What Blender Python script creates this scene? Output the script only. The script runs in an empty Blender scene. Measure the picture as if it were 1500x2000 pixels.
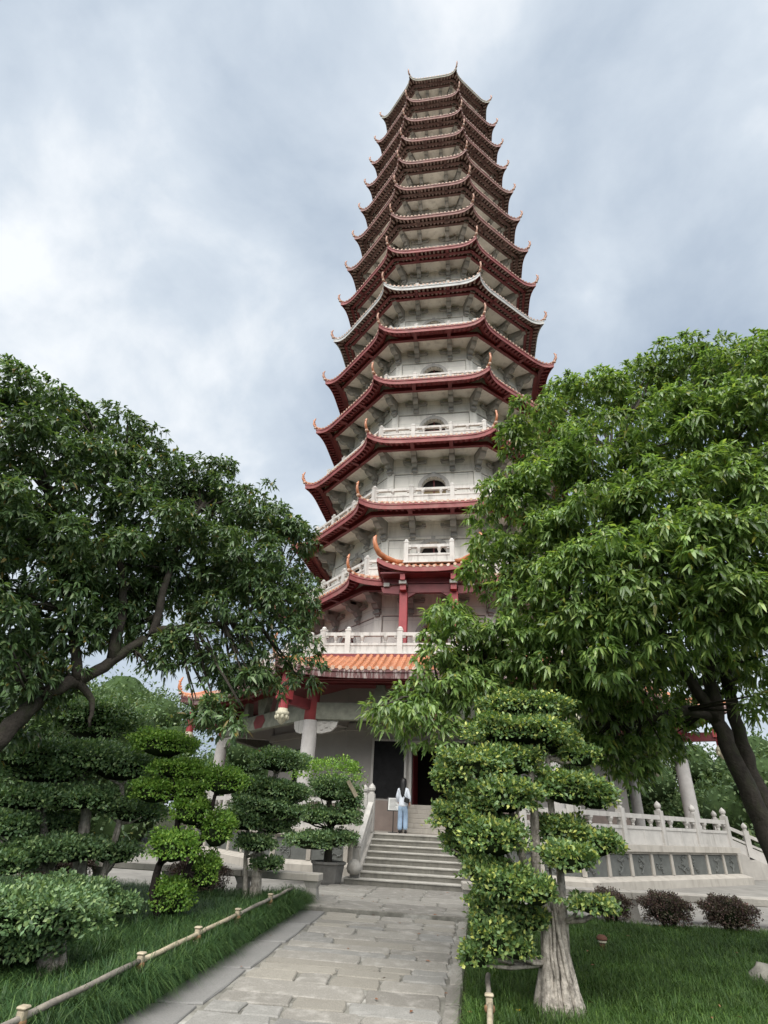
import bpy, bmesh, math, random
import numpy as np
from mathutils import Vector, Matrix
random.seed(7); rng = np.random.default_rng(11)
R = math.radians; S22 = math.sin(R(22.5)); C22 = math.cos(R(22.5))
sc = bpy.context.scene; col = sc.collection
# ------------------------------------------------------------------ camera
cam = bpy.data.cameras.new('camera'); camo = bpy.data.objects.new('camera', cam); col.objects.link(camo)
cam.sensor_fit = 'HORIZONTAL'; cam.sensor_width = 36; cam.lens = 36*1061.58/1500
cam.clip_start = .1; cam.clip_end = 3000
yaw, pit, rol = R(-10.0), R(29.40), R(2.80)
fw = Vector((math.sin(yaw)*math.cos(pit), math.cos(yaw)*math.cos(pit), math.sin(pit)))
rt = Vector((math.cos(yaw), -math.sin(yaw), 0)); up = rt.cross(fw)
r2 = rt*math.cos(rol)+up*math.sin(rol); u2 = up*math.cos(rol)-rt*math.sin(rol)
m = Matrix((r2, u2, -fw)).transposed().to_4x4(); m.translation = (1.685, -29.652, 1.474)
camo.matrix_world = m; sc.camera = camo
# ------------------------------------------------------------------ sky, sun, exposure
SUN_EL, SUN_AZ = 56, 184      # azimuth clockwise from +y (north); sun behind the camera, a little left
w = bpy.data.worlds.new('World'); sc.world = w; w.use_nodes = True
nt = w.node_tree; nt.nodes.clear()
def N(t, typ, **k):
    n = t.nodes.new(typ)
    for a, v in k.items(): setattr(n, a, v)
    return n
sky = N(nt, 'ShaderNodeTexSky', sky_type='NISHITA', sun_disc=False, sun_elevation=R(SUN_EL), sun_rotation=R(SUN_AZ), air_density=1.2, dust_density=2.5)
skym = N(nt, 'ShaderNodeMix', data_type='RGBA', blend_type='MULTIPLY'); skym.inputs[0].default_value = 1; skym.inputs[7].default_value = (.085, .085, .085, 1)
nt.links.new(sky.outputs[0], skym.inputs[6])
tc = N(nt, 'ShaderNodeTexCoord')
sep = N(nt, 'ShaderNodeSeparateXYZ'); nt.links.new(tc.outputs['Generated'], sep.inputs[0])
mx = N(nt, 'ShaderNodeMath', operation='MAXIMUM'); nt.links.new(sep.outputs[2], mx.inputs[0]); mx.inputs[1].default_value = 0
ad = N(nt, 'ShaderNodeMath', operation='ADD'); nt.links.new(mx.outputs[0], ad.inputs[0]); ad.inputs[1].default_value = .75
dv = N(nt, 'ShaderNodeVectorMath', operation='DIVIDE'); nt.links.new(tc.outputs['Generated'], dv.inputs[0])
cb = N(nt, 'ShaderNodeCombineXYZ')
for i in range(3): nt.links.new(ad.outputs[0], cb.inputs[i])
nt.links.new(cb.outputs[0], dv.inputs[1])
mp = N(nt, 'ShaderNodeMapping'); mp.inputs['Location'].default_value = (9.1, 3.3, 5.2); mp.inputs['Scale'].default_value = (1.3, 1.3, 1.3); mp.inputs['Rotation'].default_value = (0, 0, R(25))
nt.links.new(dv.outputs[0], mp.inputs[0])
n1 = N(nt, 'ShaderNodeTexNoise'); n1.inputs['Scale'].default_value = 1.35; n1.inputs['Detail'].default_value = 6; n1.inputs['Roughness'].default_value = .45; n1.inputs['Distortion'].default_value = .35
n2 = N(nt, 'ShaderNodeTexNoise'); n2.inputs['Scale'].default_value = 4.6; n2.inputs['Detail'].default_value = 7; n2.inputs['Roughness'].default_value = .55; n2.inputs['Distortion'].default_value = .2
for n in (n1, n2): nt.links.new(mp.outputs[0], n.inputs['Vector'])
mm = N(nt, 'ShaderNodeMix', data_type='FLOAT'); mm.inputs[0].default_value = .40
nt.links.new(n1.outputs['Fac'], mm.inputs[2]); nt.links.new(n2.outputs['Fac'], mm.inputs[3])
cr = N(nt, 'ShaderNodeValToRGB'); e = cr.color_ramp
e.elements[0].position = .36; e.elements[0].color = (.33, .395, .485, 1)
e.elements[1].position = .63; e.elements[1].color = (.77, .795, .82, 1)
x = e.elements.new(.45); x.color = (.42, .485, .565, 1)
x = e.elements.new(.54); x.color = (.545, .605, .67, 1)
nt.links.new(mm.outputs[0], cr.inputs[0])
mk = N(nt, 'ShaderNodeMix', data_type='RGBA'); mk.inputs[0].default_value = .9
nt.links.new(skym.outputs[2], mk.inputs[6]); nt.links.new(cr.outputs[0], mk.inputs[7])
bg = N(nt, 'ShaderNodeBackground'); bg.inputs[1].default_value = .335; nt.links.new(mk.outputs[2], bg.inputs[0])
wo = N(nt, 'ShaderNodeOutputWorld'); nt.links.new(bg.outputs[0], wo.inputs[0])
sun = bpy.data.lights.new('sun', 'SUN'); sun.energy = 1.5; sun.angle = R(80); sun.color = (1, .96, .9)
suno = bpy.data.objects.new('sun', sun); col.objects.link(suno)
sd = Vector((math.sin(R(SUN_AZ))*math.cos(R(SUN_EL)), math.cos(R(SUN_AZ))*math.cos(R(SUN_EL)), math.sin(R(SUN_EL))))
suno.rotation_euler = sd.to_track_quat('Z', 'Y').to_euler()
vs = sc.view_settings; vs.view_transform = 'Standard'; vs.look = 'None'; vs.exposure = 2.03; vs.gamma = 1; vs.use_curve_mapping = False
sc.render.engine = 'CYCLES'
# ------------------------------------------------------------------ materials
M = {}
def mat(name, base,  rough=.7, var=.25, scale=3., spec=.4, bump=0., bscale=40., stain=None, stain_scale=1.2, stain_amt=.5, island=None, transl=0., objvar=0., metal=0., streak=False, coat=0., course=0.):
    """procedural material: base colour with noise variation, optional stain colour, bump, per-island or per-object ramp"""
    ma = bpy.data.materials.new(name); ma.use_nodes = True; t = ma.node_tree; b = t.nodes['Principled BSDF']
    b.inputs['Roughness'].default_value = rough; b.inputs['Specular IOR Level'].default_value = spec; b.inputs['Metallic'].default_value = metal
    b.inputs['Coat Weight'].default_value = coat; b.inputs['Coat Roughness'].default_value = .15
    L = t.links.new
    tcn = N(t, 'ShaderNodeTexCoord'); src = tcn.outputs['Object']
    geo = N(t, 'ShaderNodeNewGeometry')
    pos = geo.outputs['Position']
    if island:
        ramp = N(t, 'ShaderNodeValToRGB'); rp = ramp.color_ramp
        for i, (p_, c_) in enumerate(island):
            el = rp.elements[i] if i < 2 else rp.elements.new(p_)
            el.position = p_; el.color = (*c_, 1)
        L(geo.outputs['Random Per Island'], ramp.inputs[0]); colr = ramp.outputs[0]
    else:
        rgb = N(t, 'ShaderNodeRGB'); rgb.outputs[0].default_value = (*base, 1); colr = rgb.outputs[0]
    if var:
        no = N(t, 'ShaderNodeTexNoise'); no.inputs['Scale'].default_value = scale; no.inputs['Detail'].default_value = 6; no.inputs['Roughness'].default_value = .6
        L(pos, no.inputs['Vector'])
        mr = N(t, 'ShaderNodeMapRange'); mr.inputs[1].default_value = .3; mr.inputs[2].default_value = .7; mr.inputs[3].default_value = 1-var; mr.inputs[4].default_value = 1+var
        L(no.outputs['Fac'], mr.inputs[0])
        mu = N(t, 'ShaderNodeMix', data_type='RGBA', blend_type='MULTIPLY'); mu.inputs[0].default_value = 1
        L(colr, mu.inputs[6]); L(mr.outputs[0], mu.inputs[7]); colr = mu.outputs[2]
    if objvar:
        oi = N(t, 'ShaderNodeObjectInfo'); mr = N(t, 'ShaderNodeMapRange'); mr.inputs[3].default_value = 1-objvar; mr.inputs[4].default_value = 1+objvar
        L(oi.outputs['Random'], mr.inputs[0])
        mu = N(t, 'ShaderNodeMix', data_type='RGBA', blend_type='MULTIPLY'); mu.inputs[0].default_value = 1
        L(colr, mu.inputs[6]); L(mr.outputs[0], mu.inputs[7]); colr = mu.outputs[2]
    if stain:
        no = N(t, 'ShaderNodeTexNoise'); no.inputs['Scale'].default_value = stain_scale; no.inputs['Detail'].default_value = 8; no.inputs['Roughness'].default_value = .65
        if streak:
            mpn = N(t, 'ShaderNodeMapping'); mpn.inputs['Scale'].default_value = (3, 3, .45); L(pos, mpn.inputs[0]); L(mpn.outputs[0], no.inputs['Vector'])
        else: L(pos, no.inputs['Vector'])
        mr = N(t, 'ShaderNodeMapRange'); mr.inputs[1].default_value = .5; mr.inputs[2].default_value = .72; mr.inputs[3].default_value = 0; mr.inputs[4].default_value = stain_amt
        L(no.outputs['Fac'], mr.inputs[0])
        mi = N(t, 'ShaderNodeMix', data_type='RGBA'); mi.inputs[7].default_value = (*stain, 1)
        L(mr.outputs[0], mi.inputs[0]); L(colr, mi.inputs[6]); colr = mi.outputs[2]
    if course:      # thin horizontal joints of the stone cladding
        sx = N(t, 'ShaderNodeSeparateXYZ'); L(pos, sx.inputs[0]); dv_ = N(t, 'ShaderNodeMath', operation='DIVIDE'); L(sx.outputs[2], dv_.inputs[0]); dv_.inputs[1].default_value = course
        fr_ = N(t, 'ShaderNodeMath', operation='FRACT'); L(dv_.outputs[0], fr_.inputs[0]); lt = N(t, 'ShaderNodeMath', operation='LESS_THAN'); L(fr_.outputs[0], lt.inputs[0]); lt.inputs[1].default_value = .035
        ml = N(t, 'ShaderNodeMath', operation='MULTIPLY'); L(lt.outputs[0], ml.inputs[0]); ml.inputs[1].default_value = .45
        mi = N(t, 'ShaderNodeMix', data_type='RGBA'); mi.inputs[7].default_value = (.3, .29, .27, 1); L(ml.outputs[0], mi.inputs[0]); L(colr, mi.inputs[6]); colr = mi.outputs[2]
    L(colr, b.inputs['Base Color'])
    if bump:
        no = N(t, 'ShaderNodeTexNoise'); no.inputs['Scale'].default_value = bscale; no.inputs['Detail'].default_value = 8; L(pos, no.inputs['Vector'])
        bu = N(t, 'ShaderNodeBump'); bu.inputs['Strength'].default_value = bump; bu.inputs['Distance'].default_value = .02; L(no.outputs['Fac'], bu.inputs['Height']); L(bu.outputs[0], b.inputs['Normal'])
    if transl:
        out = t.nodes['Material Output']; tr = N(t, 'ShaderNodeBsdfTranslucent'); ms = N(t, 'ShaderNodeMixShader'); ms.inputs[0].default_value = transl
        br = N(t, 'ShaderNodeMix', data_type='RGBA', blend_type='MULTIPLY'); br.inputs[0].default_value = 1; br.inputs[7].default_value = (1.35, 1.4, .6, 1); L(colr, br.inputs[6])
        L(br.outputs[2], tr.inputs[0]); L(b.outputs[0], ms.inputs[1]); L(tr.outputs[0], ms.inputs[2]); L(ms.outputs[0], out.inputs[0])
    M[name] = ma; return ma
mat('wall_white', (.82, .79, .725), .8, .08, 1.3, .3, .15, 25, (.38, .355, .31), .9, .55, streak=True, course=.62)
mat('stone_light', (.45, .432, .405), .75, .12, 2.5, .35, .3, 30, (.20, .19, .17), 1.4, .55, streak=True)
mat('rail_white', (.54, .522, .49), .7, .08, 3, .35, .2, 30, (.16, .15, .14), 1.6, .7, streak=True)
mat('bracket_stone', (.33, .32, .30), .8, .12, 3, .3, .3, 30, (.22, .21, .19), 2, .5)  # stone darkened: shade under the eaves put into the colour
mat('red_paint', (.165, .030, .034), .5, .25, 2.2, .4, .1, 20, (.10, .03, .03), 1.5, .5)
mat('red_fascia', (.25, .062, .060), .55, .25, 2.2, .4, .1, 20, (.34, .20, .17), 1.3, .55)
mat('hazy_red', (.235, .105, .09), .6, .25, 2.2, .4, .1, 20, (.36, .28, .24), 1.3, .6)  # browner, greyer red: distance haze put into the colour
mat('pale_fascia', (.50, .50, .49), .6, .15, 2.2, .4, .1, 20, (.3, .25, .22), 1.3, .4)
mat('weathered_fascia', (.30, .29, .24), .7, .25, 2.2, .4, .1, 20, (.2, .13, .1), 1.3, .4)
mat('stained_fascia', (.10, .035, .035), .6, .4, 5, .4, .2, 20, (.55, .5, .47), 3.2, .8, streak=True)
mat('hazy_soffit', (.10, .048, .042), .6, .25, 2.2, .4, .1, 20, (.26, .19, .16), 1.5, .5)  # soffit red of the upper tiers, greyed by painted-in haze
mat('rafter_pale', (.25, .185, .165), .7, .25, 2.2, .4, .1, 20, (.2, .09, .08), 1.5, .5)  # pale rafter tone, its greyness partly haze put into the colour
mat('joint_dark', (.20, .19, .18), .9, .2, 3, .2)
mat('tread_stone', (.38, .365, .33), .8, .2, 4, .3, .4, 50, (.2, .195, .18), 2.2, .6)  # paler than the step bodies: sky light on treads put into the colour
mat('red_post', (.30, .045, .05), .45, .15, 3, .4)
mat('tile_orange', (.46, .175, .075), .33, .22, 4, .5, .15, 30, (.25, .08, .04), 3, .5, coat=.25)
mat('tile_pan', (.30, .115, .055), .5, .3, 4, .4)
mat('tile_faded', (.40, .20, .13), .5, .3, 3, .4, .15, 30, (.45, .38, .33), 3, .5)
mat('tile_end', (.50, .33, .24), .5, .3, 6, .4, .1, 30, (.7, .66, .6), 5, .7)
mat('beam_green', (.20, .205, .165), .7, .25, 4, .3, .1, 20, (.13, .12, .1), 3, .5)
mat('column_stone', (.46, .44, .42), .75, .08, 6, .35, .25, 60, (.33, .30, .28), 2.5, .4)
mat('granite', (.37, .35, .32), .75, .12, 3, .35, .35, 60, (.17, .165, .15), 1.4, .7, streak=True)
mat('granite_cream', (.42, .39, .345), .75, .12, 2, .35, .3, 50, (.22, .20, .17), 1.5, .6, streak=True)
mat('carved_dark', (.115, .12, .112), .6, .2, 5, .4, .4, 40)
mat('ground_wall', (.33, .31, .29), .75, .08, 2, .35, .15, 50, (.2, .19, .18), 1, .4)
mat('dado_stone', (.255, .205, .18), .7, .12, 3, .35, .15, 60)
mat('black_stone', (.010, .010, .011), .7, .5, 4, .2)
mat('dark_interior', (.018, .014, .013), .9, .2, 2, .2)  # near-black: unlit hall and arch shade put into the colour
mat('door_red', (.10, .010, .012), .5, .2, 3, .4)
mat('window_curtain', (.30, .23, .13), .9, .2, 4, .2)
mat('step_stone', (.20, .19, .165), .8, .22, 3.5, .3, .45, 50, (.10, .10, .09), 2.2, .75, streak=True)  # darker riser tone: grime, plus shade put into the colour
mat('path_stone', (.225, .213, .19), .85, .22, 70, .3, .35, 25, (.42, .40, .37), 5, .6, objvar=.2)
mat('border_stone', (.19, .187, .18), .85, .16, 60, .3, .25, 30, (.27, .26, .25), 2.5, .4, objvar=.1)
mat('mortar', (.17, .165, .145), .95, .35, 6, .2, .5, 30, (.46, .45, .42), 1.9, .95)
mat('path_stone_grey', (.208, .203, .189), .85, .22, 70, .3, .35, 25, (.36, .35, .33), 6, .6, objvar=.15)
mat('path_stone_warm', (.237, .222, .192), .85, .22, 70, .3, .35, 25, (.20, .185, .16), 6, .6, objvar=.15)
mat('pavement_stone', (.24, .23, .21), .85, .2, 2, .3, .3, 40, (.16, .15, .14), 1.2, .5)
mat('soil', (.030, .032, .016), .95, .4, 3, .1, .6, 20)
mat('far_ground', (.07, .09, .04), .95, .4, .5, .1)
mat('bark', (.05, .043, .036), .9, .35, 7, .2, .9, 25, (.045, .055, .025), 4, .7)
mat('bark_grey', (.38, .345, .30), .85, .4, 14, .25, 1.0, 40, (.07, .058, .045), 8, .95, streak=True)
mat('bark_dark', (.028, .022, .020), .9, .35, 9, .2, .8, 25)
mat('leaf_right', (0, 0, 0), .30, .38, 1.3, .6, island=[(0, (0.0806, 0.1393, 0.0447)), (1, (0.2534, 0.2506, 0.051)), (0.45, (0.1441, 0.2359, 0.0702)), (0.8, (0.2304, 0.3371, 0.102)), (0.965, (0.3313, 0.4157, 0.134)), (0.985, (0.2534, 0.2506, 0.051))], transl=.34)
mat('leaf_left', (0, 0, 0), .32, .38, 1.3, .6, island=[(0, (0.0483, 0.0876, 0.0401)), (1, (0.2218, 0.1658, 0.045)), (0.5, (0.0869, 0.1485, 0.0604)), (0.85, (0.1399, 0.2134, 0.0862)), (0.965, (0.2051, 0.2666, 0.1207)), (0.985, (0.2218, 0.1658, 0.045))], transl=.28)
mat('leaf_dry', (.20, .09, .045), .7, .4, 5, .3)
mat('leaf_ficus', (0, 0, 0), .38, .2, 2, .45, island=[(0, (0.0695, 0.1267, 0.0495)), (1, (0.5557, 0.5701, 0.1514)), (.55, (0.1389, 0.2322, 0.0826)), (.82, (0.2663, 0.3484, 0.11))], transl=.28)
mat('leaf_dark', (0, 0, 0), .42, .2, 2, .45, island=[(0, (0.0795, 0.1398, 0.0661)), (1, (0.3087, 0.4045, 0.1651)), (.5, (0.1323, 0.228, 0.099)), (.85, (0.2116, 0.3127, 0.1237))], transl=.2)
mat('leaf_bright', (0, 0, 0), .45, .2, 2, .4, island=[(0, (0.0954, 0.2006, 0.0357)), (1, (0.3466, 0.5054, 0.089)), (.5, (0.1646, 0.3052, 0.0516)), (.85, (0.2426, 0.3835, 0.0694))], transl=.25)
mat('leaf_purple', (0, 0, 0), .55, .2, 3, .3, island=[(0, (0.0464, 0.0283, 0.0284)), (1, (0.2107, 0.111, 0.1062)), (.5, (0.0948, 0.0606, 0.052)), (.8, (0.1053, 0.111, 0.059))], transl=.1)
mat('leaf_far', (0, 0, 0), .55, .2, .6, .3, island=[(0, (0.0499, 0.0934, 0.0416)), (1, (0.1774, 0.2418, 0.1039)), (.5, (0.0942, 0.1538, 0.0624))], transl=.2)
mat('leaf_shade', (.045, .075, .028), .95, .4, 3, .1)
mat('shade_core', (.016, .024, .010), .95, .4, 9, .1)  # dark green of added solid cores: inner shade put into the colour
mat('grass_blade', (0, 0, 0), .5, .45, 1.1, .35, island=[(0, (0.0349, 0.0768, 0.0202)), (1, (0.135, 0.2113, 0.0505)), (.5, (0.0604, 0.1178, 0.0287)), (.93, (0.092, 0.16, 0.037))], transl=.25)
mat('mondo_blade', (0, 0, 0), .45, .25, 2.2, .4, island=[(0, (0.0252, 0.0616, 0.0225)), (1, (0.1118, 0.1845, 0.0562)), (.6, (0.0475, 0.1008, 0.0337))], transl=.2)
mat('fence_wood', (.40, .345, .25), .7, .25, 6, .3, .4, 30, (.16, .13, .09), 5, .6)
mat('fence_grey', (.20, .18, .155), .8, .3, 8, .3, .4, 30, (.4, .36, .28), 6, .5)
mat('rope', (.22, .13, .07), .9, .3, 30, .2)
mat('terracotta', (.13, .06, .04), .75, .3, 14, .3)
mat('lotus_cream', (.46, .43, .32), .6, .2, 6, .4)
mat('white_cloth', (.62, .66, .72), .9, .06, 9, .2, .15, 30)
mat('denim', (.30, .41, .55), .9, .2, 6, .2, .2, 60)
mat('hair_black', (.008, .007, .007), .45, .2, 20, .4)
mat('skin', (.50, .30, .22), .6, .05, 5, .4)
mat('bag_black', (.012, .011, .011), .4, .2, 10, .4)
mat('metal_black', (.012, .012, .013), .45, .1, 5, .5)
mat('sign_white', (.62, .62, .60), .5, .05, 5, .4)
mat('sign_ink', (.10, .10, .10), .6, 0)
mat('rock', (.24, .23, .20), .9, .35, 5, .2, .8, 18)
mat('yellow_leaf', (.6, .36, .03), .6, .1, 5, .3)
mat('pot_stone', (.15, .145, .135), .85, .25, 5, .3, .4, 30)
# ------------------------------------------------------------------ helpers
class MB:
    """collects shapes, build() links them as ONE mesh object"""
    def __init__(s): s.v = []; s.f = []; s.mi = []
    def add(s, vs_, fs, mi=0):
        o = len(s.v); s.v += [tuple(q) for q in vs_]; s.f += [tuple(o+i for i in f) for f in fs]; s.mi += [mi]*len(fs); return s
    def box(s, x0, x1, y0, y1, z0, z1, mi=0):
        return s.add([(x0,y0,z0),(x1,y0,z0),(x1,y1,z0),(x0,y1,z0),(x0,y0,z1),(x1,y0,z1),(x1,y1,z1),(x0,y1,z1)],
                     [(3,2,1,0),(4,5,6,7),(0,1,5,4),(1,2,6,5),(2,3,7,6),(3,0,4,7)], mi)
    def obox(s, p0, p1, w_, h_, mi=0, upv=(0,0,1)):
        """beam of width w_ and height h_ from p0 to p1 (axis through its middle)"""
        a = Vector(p0); b = Vector(p1); d = (b-a).normalized(); sd_ = d.cross(Vector(upv)).normalized(); u_ = sd_.cross(d)
        vs_ = []
        for c in (a, b):
            for sx, sz in ((-1,-1),(1,-1),(1,1),(-1,1)): vs_.append(c+sd_*(sx*w_/2)+u_*(sz*h_/2))
        return s.add(vs_, [(0,1,2,3),(7,6,5,4),(1,0,4,5),(2,1,5,6),(3,2,6,7),(0,3,7,4)], mi)
    def prism_y(s, prof, x0, x1, mi=0):
        """profile in (y, z) swept along x"""
        n = len(prof); vs_ = [(x0, a, b) for a, b in prof]+[(x1, a, b) for a, b in prof]
        return s.add(vs_, [tuple(range(n)), tuple(range(2*n-1, n-1, -1))]+[((i+1)%n, i, n+i, n+(i+1)%n) for i in range(n)], mi)
    def lathe(s, prof, n=12, c=(0,0,0), mi=0):
        o = []; k = len(prof)
        for r_, z_ in prof:
            for j in range(n):
                a = 2*math.pi*j/n; o.append((c[0]+r_*math.cos(a), c[1]+r_*math.sin(a), c[2]+z_))
        fs = [(i*n+j, i*n+(j+1)%n, (i+1)*n+(j+1)%n, (i+1)*n+j) for i in range(k-1) for j in range(n)]
        fs += [tuple(range(n-1, -1, -1)), tuple((k-1)*n+j for j in range(n))]
        return s.add(o, fs, mi)
    def tube(s, pts, rad, n=8, mi=0, noise=0., lump=0):
        P = [Vector(q) for q in pts]; o = []; k = len(P)
        ref = Vector((.31, .52, .8)).normalized()
        for i, q in enumerate(P):
            d = (P[min(i+1, k-1)]-P[max(i-1, 0)]).normalized()
            a = d.cross(ref); a = a.normalized() if a.length > 1e-4 else d.orthogonal().normalized(); b = d.cross(a)
            r_ = rad[i] if isinstance(rad, (list, tuple)) else rad
            for j in range(n):
                t = 2*math.pi*j/n; rr = r_*(1+noise*random.uniform(-1, 1)+lump*math.sin(3*t+i*.6))
                o.append(q+a*(math.cos(t)*rr)+b*(math.sin(t)*rr))
        fs = [(i*n+j, i*n+(j+1)%n, (i+1)*n+(j+1)%n, (i+1)*n+j) for i in range(k-1) for j in range(n)]
        fs += [tuple(range(n-1, -1, -1)), tuple((k-1)*n+j for j in range(n))]
        return s.add(o, fs, mi)
    def ell(s, c, r, nu=10, nv=7, mi=0, noise=0.):
        o = [(c[0], c[1], c[2]-r[2])]
        for i in range(1, nv):
            p_ = -math.pi/2+math.pi*i/nv
            for j in range(nu):
                t = 2*math.pi*j/nu; k = 1+noise*random.uniform(-1, 1)
                o.append((c[0]+r[0]*k*math.cos(p_)*math.cos(t), c[1]+r[1]*k*math.cos(p_)*math.sin(t), c[2]+r[2]*k*math.sin(p_)))
        o.append((c[0], c[1], c[2]+r[2])); e_ = len(o)-1
        fs = [(0, 1+(j+1)%nu, 1+j) for j in range(nu)]
        fs += [(1+i*nu+j, 1+i*nu+(j+1)%nu, 1+(i+1)*nu+(j+1)%nu, 1+(i+1)*nu+j) for i in range(nv-2) for j in range(nu)]
        b = 1+(nv-2)*nu; fs += [(b+j, b+(j+1)%nu, e_) for j in range(nu)]
        return s.add(o, fs, mi)
    def mesh(s, name, mats, smooth=False):
        me = bpy.data.meshes.new(name); me.from_pydata(s.v, [], s.f)
        for q in (mats if isinstance(mats, (list, tuple)) else [mats]): me.materials.append(M[q])
        if any(s.mi): me.polygons.foreach_set('material_index', s.mi)
        if smooth: me.polygons.foreach_set('use_smooth', [True]*len(s.f))
        me.update(); return me
    def build(s, name, mats, parent=None, smooth=False, bevel=0., loc=None, rz=0.):
        return link(name, s.mesh(name, mats, smooth), parent, bevel, loc, rz)
def link(name, me, parent=None, bevel=0., loc=None, rz=0.):
    o = bpy.data.objects.new(name, me); col.objects.link(o)
    if parent: o.parent = parent
    if loc: o.location = loc
    if rz: o.rotation_euler = (0, 0, rz)
    if bevel:
        b = o.modifiers.new('bevel', 'BEVEL'); b.width = bevel; b.segments = 1; b.limit_method = 'ANGLE'; b.angle_limit = R(40)
    return o
def tag(o, label, cat=None, group=None, kind=None):
    if label: o['label'] = label
    if cat: o['category'] = cat
    if group: o['group'] = group
    if kind: o['kind'] = kind
    return o
def empty(name, loc=(0,0,0), rz=0.):
    o = bpy.data.objects.new(name, None); o.empty_display_size = .2; col.objects.link(o); o.location = loc; o.rotation_euler = (0,0,rz); return o
def stuff(o): o['kind'] = 'stuff'; return o
def npmesh(name, V, F, mname, smooth=False):
    me = bpy.data.meshes.new(name); k = F.shape[1]
    me.vertices.add(len(V)); me.vertices.foreach_set('co', V.astype(np.float32).ravel())
    me.loops.add(F.size); me.loops.foreach_set('vertex_index', F.astype(np.int32).ravel())
    me.polygons.add(len(F)); me.polygons.foreach_set('loop_start', np.arange(0, F.size, k, dtype=np.int32)); me.polygons.foreach_set('loop_total', np.full(len(F), k, np.int32))
    me.materials.append(M[mname]); me.update(calc_edges=True); me.validate()
    if smooth: me.polygons.foreach_set('use_smooth', [True]*len(F))
    return me
def nrm(a): return a/np.maximum(np.linalg.norm(a, axis=-1, keepdims=True), 1e-9)
def leaf_verts(P, D, Nn, L, W, droop=.25):
    """long pointed leaves, 6 vertices / 4 triangles each"""
    D = nrm(D); Sd = nrm(np.cross(D, Nn)); U = np.cross(Sd, D); L = L[:, None]; W = W[:, None]; dz = np.array([0, 0, -1.])
    a = P+D*L*.34+U*L*.03; b = P+D*L*.70+dz*L*droop*.45; t = P+D*L+dz*L*droop
    V = np.stack([P, a-Sd*W*.5+U*W*.18, a+Sd*W*.5+U*W*.18, b-Sd*W*.4+U*W*.1, b+Sd*W*.4+U*W*.1, t], 1).reshape(-1, 3)
    k = (np.arange(len(P))*6)[:, None, None]
    F = (np.array([[0,2,1],[1,2,4],[1,4,3],[3,4,5]])[None]+k).reshape(-1, 3)
    return V, F
def small_leaf(P, D, Nn, L, W):
    D = nrm(D); Sd = nrm(np.cross(D, Nn)); U = np.cross(Sd, D); L = L[:, None]; W = W[:, None]
    mid = P+D*L*.5
    V = np.stack([P, mid+Sd*W*.5+U*W*.2, P+D*L, mid-Sd*W*.5+U*W*.2], 1).reshape(-1, 3)
    k = (np.arange(len(P))*4)[:, None, None]
    F = (np.array([[0,1,2],[0,2,3]])[None]+k).reshape(-1, 3)
    return V, F
def blades(P, L, W, lean, a=None):
    """grass blades bent over in a random direction, 5 triangles each"""
    n = len(P); a = rng.uniform(0, 2*np.pi, n) if a is None else a; h = np.stack([np.cos(a), np.sin(a), np.zeros(n)], 1); s_ = np.stack([-np.sin(a), np.cos(a), np.zeros(n)], 1)
    z = np.array([0, 0, 1.]); L = L[:, None]; W = W[:, None]; ln = lean[:, None]
    p1 = P+z*L*.42+h*L*ln*.16; p2 = P+z*L*(.72-.25*ln)+h*L*ln*.52; p3 = P+z*L*(.80-.62*ln)+h*L*(ln*.98)
    V = np.stack([P-s_*W*.5, P+s_*W*.5, p1-s_*W*.45, p1+s_*W*.45, p2-s_*W*.3, p2+s_*W*.3, p3], 1).reshape(-1, 3)
    k = (np.arange(n)*7)[:, None, None]
    F = (np.array([[0,1,3],[0,3,2],[2,3,5],[2,5,4],[4,5,6]])[None]+k).reshape(-1, 3)
    return V, F
YA = -17.66
def gz(y): return -.08+.0335*(y-YA) if y < YA else -.03
def gzn(y): return np.where(y < YA, -.08+.0335*(y-YA), -.08+.0*(y))
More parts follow.
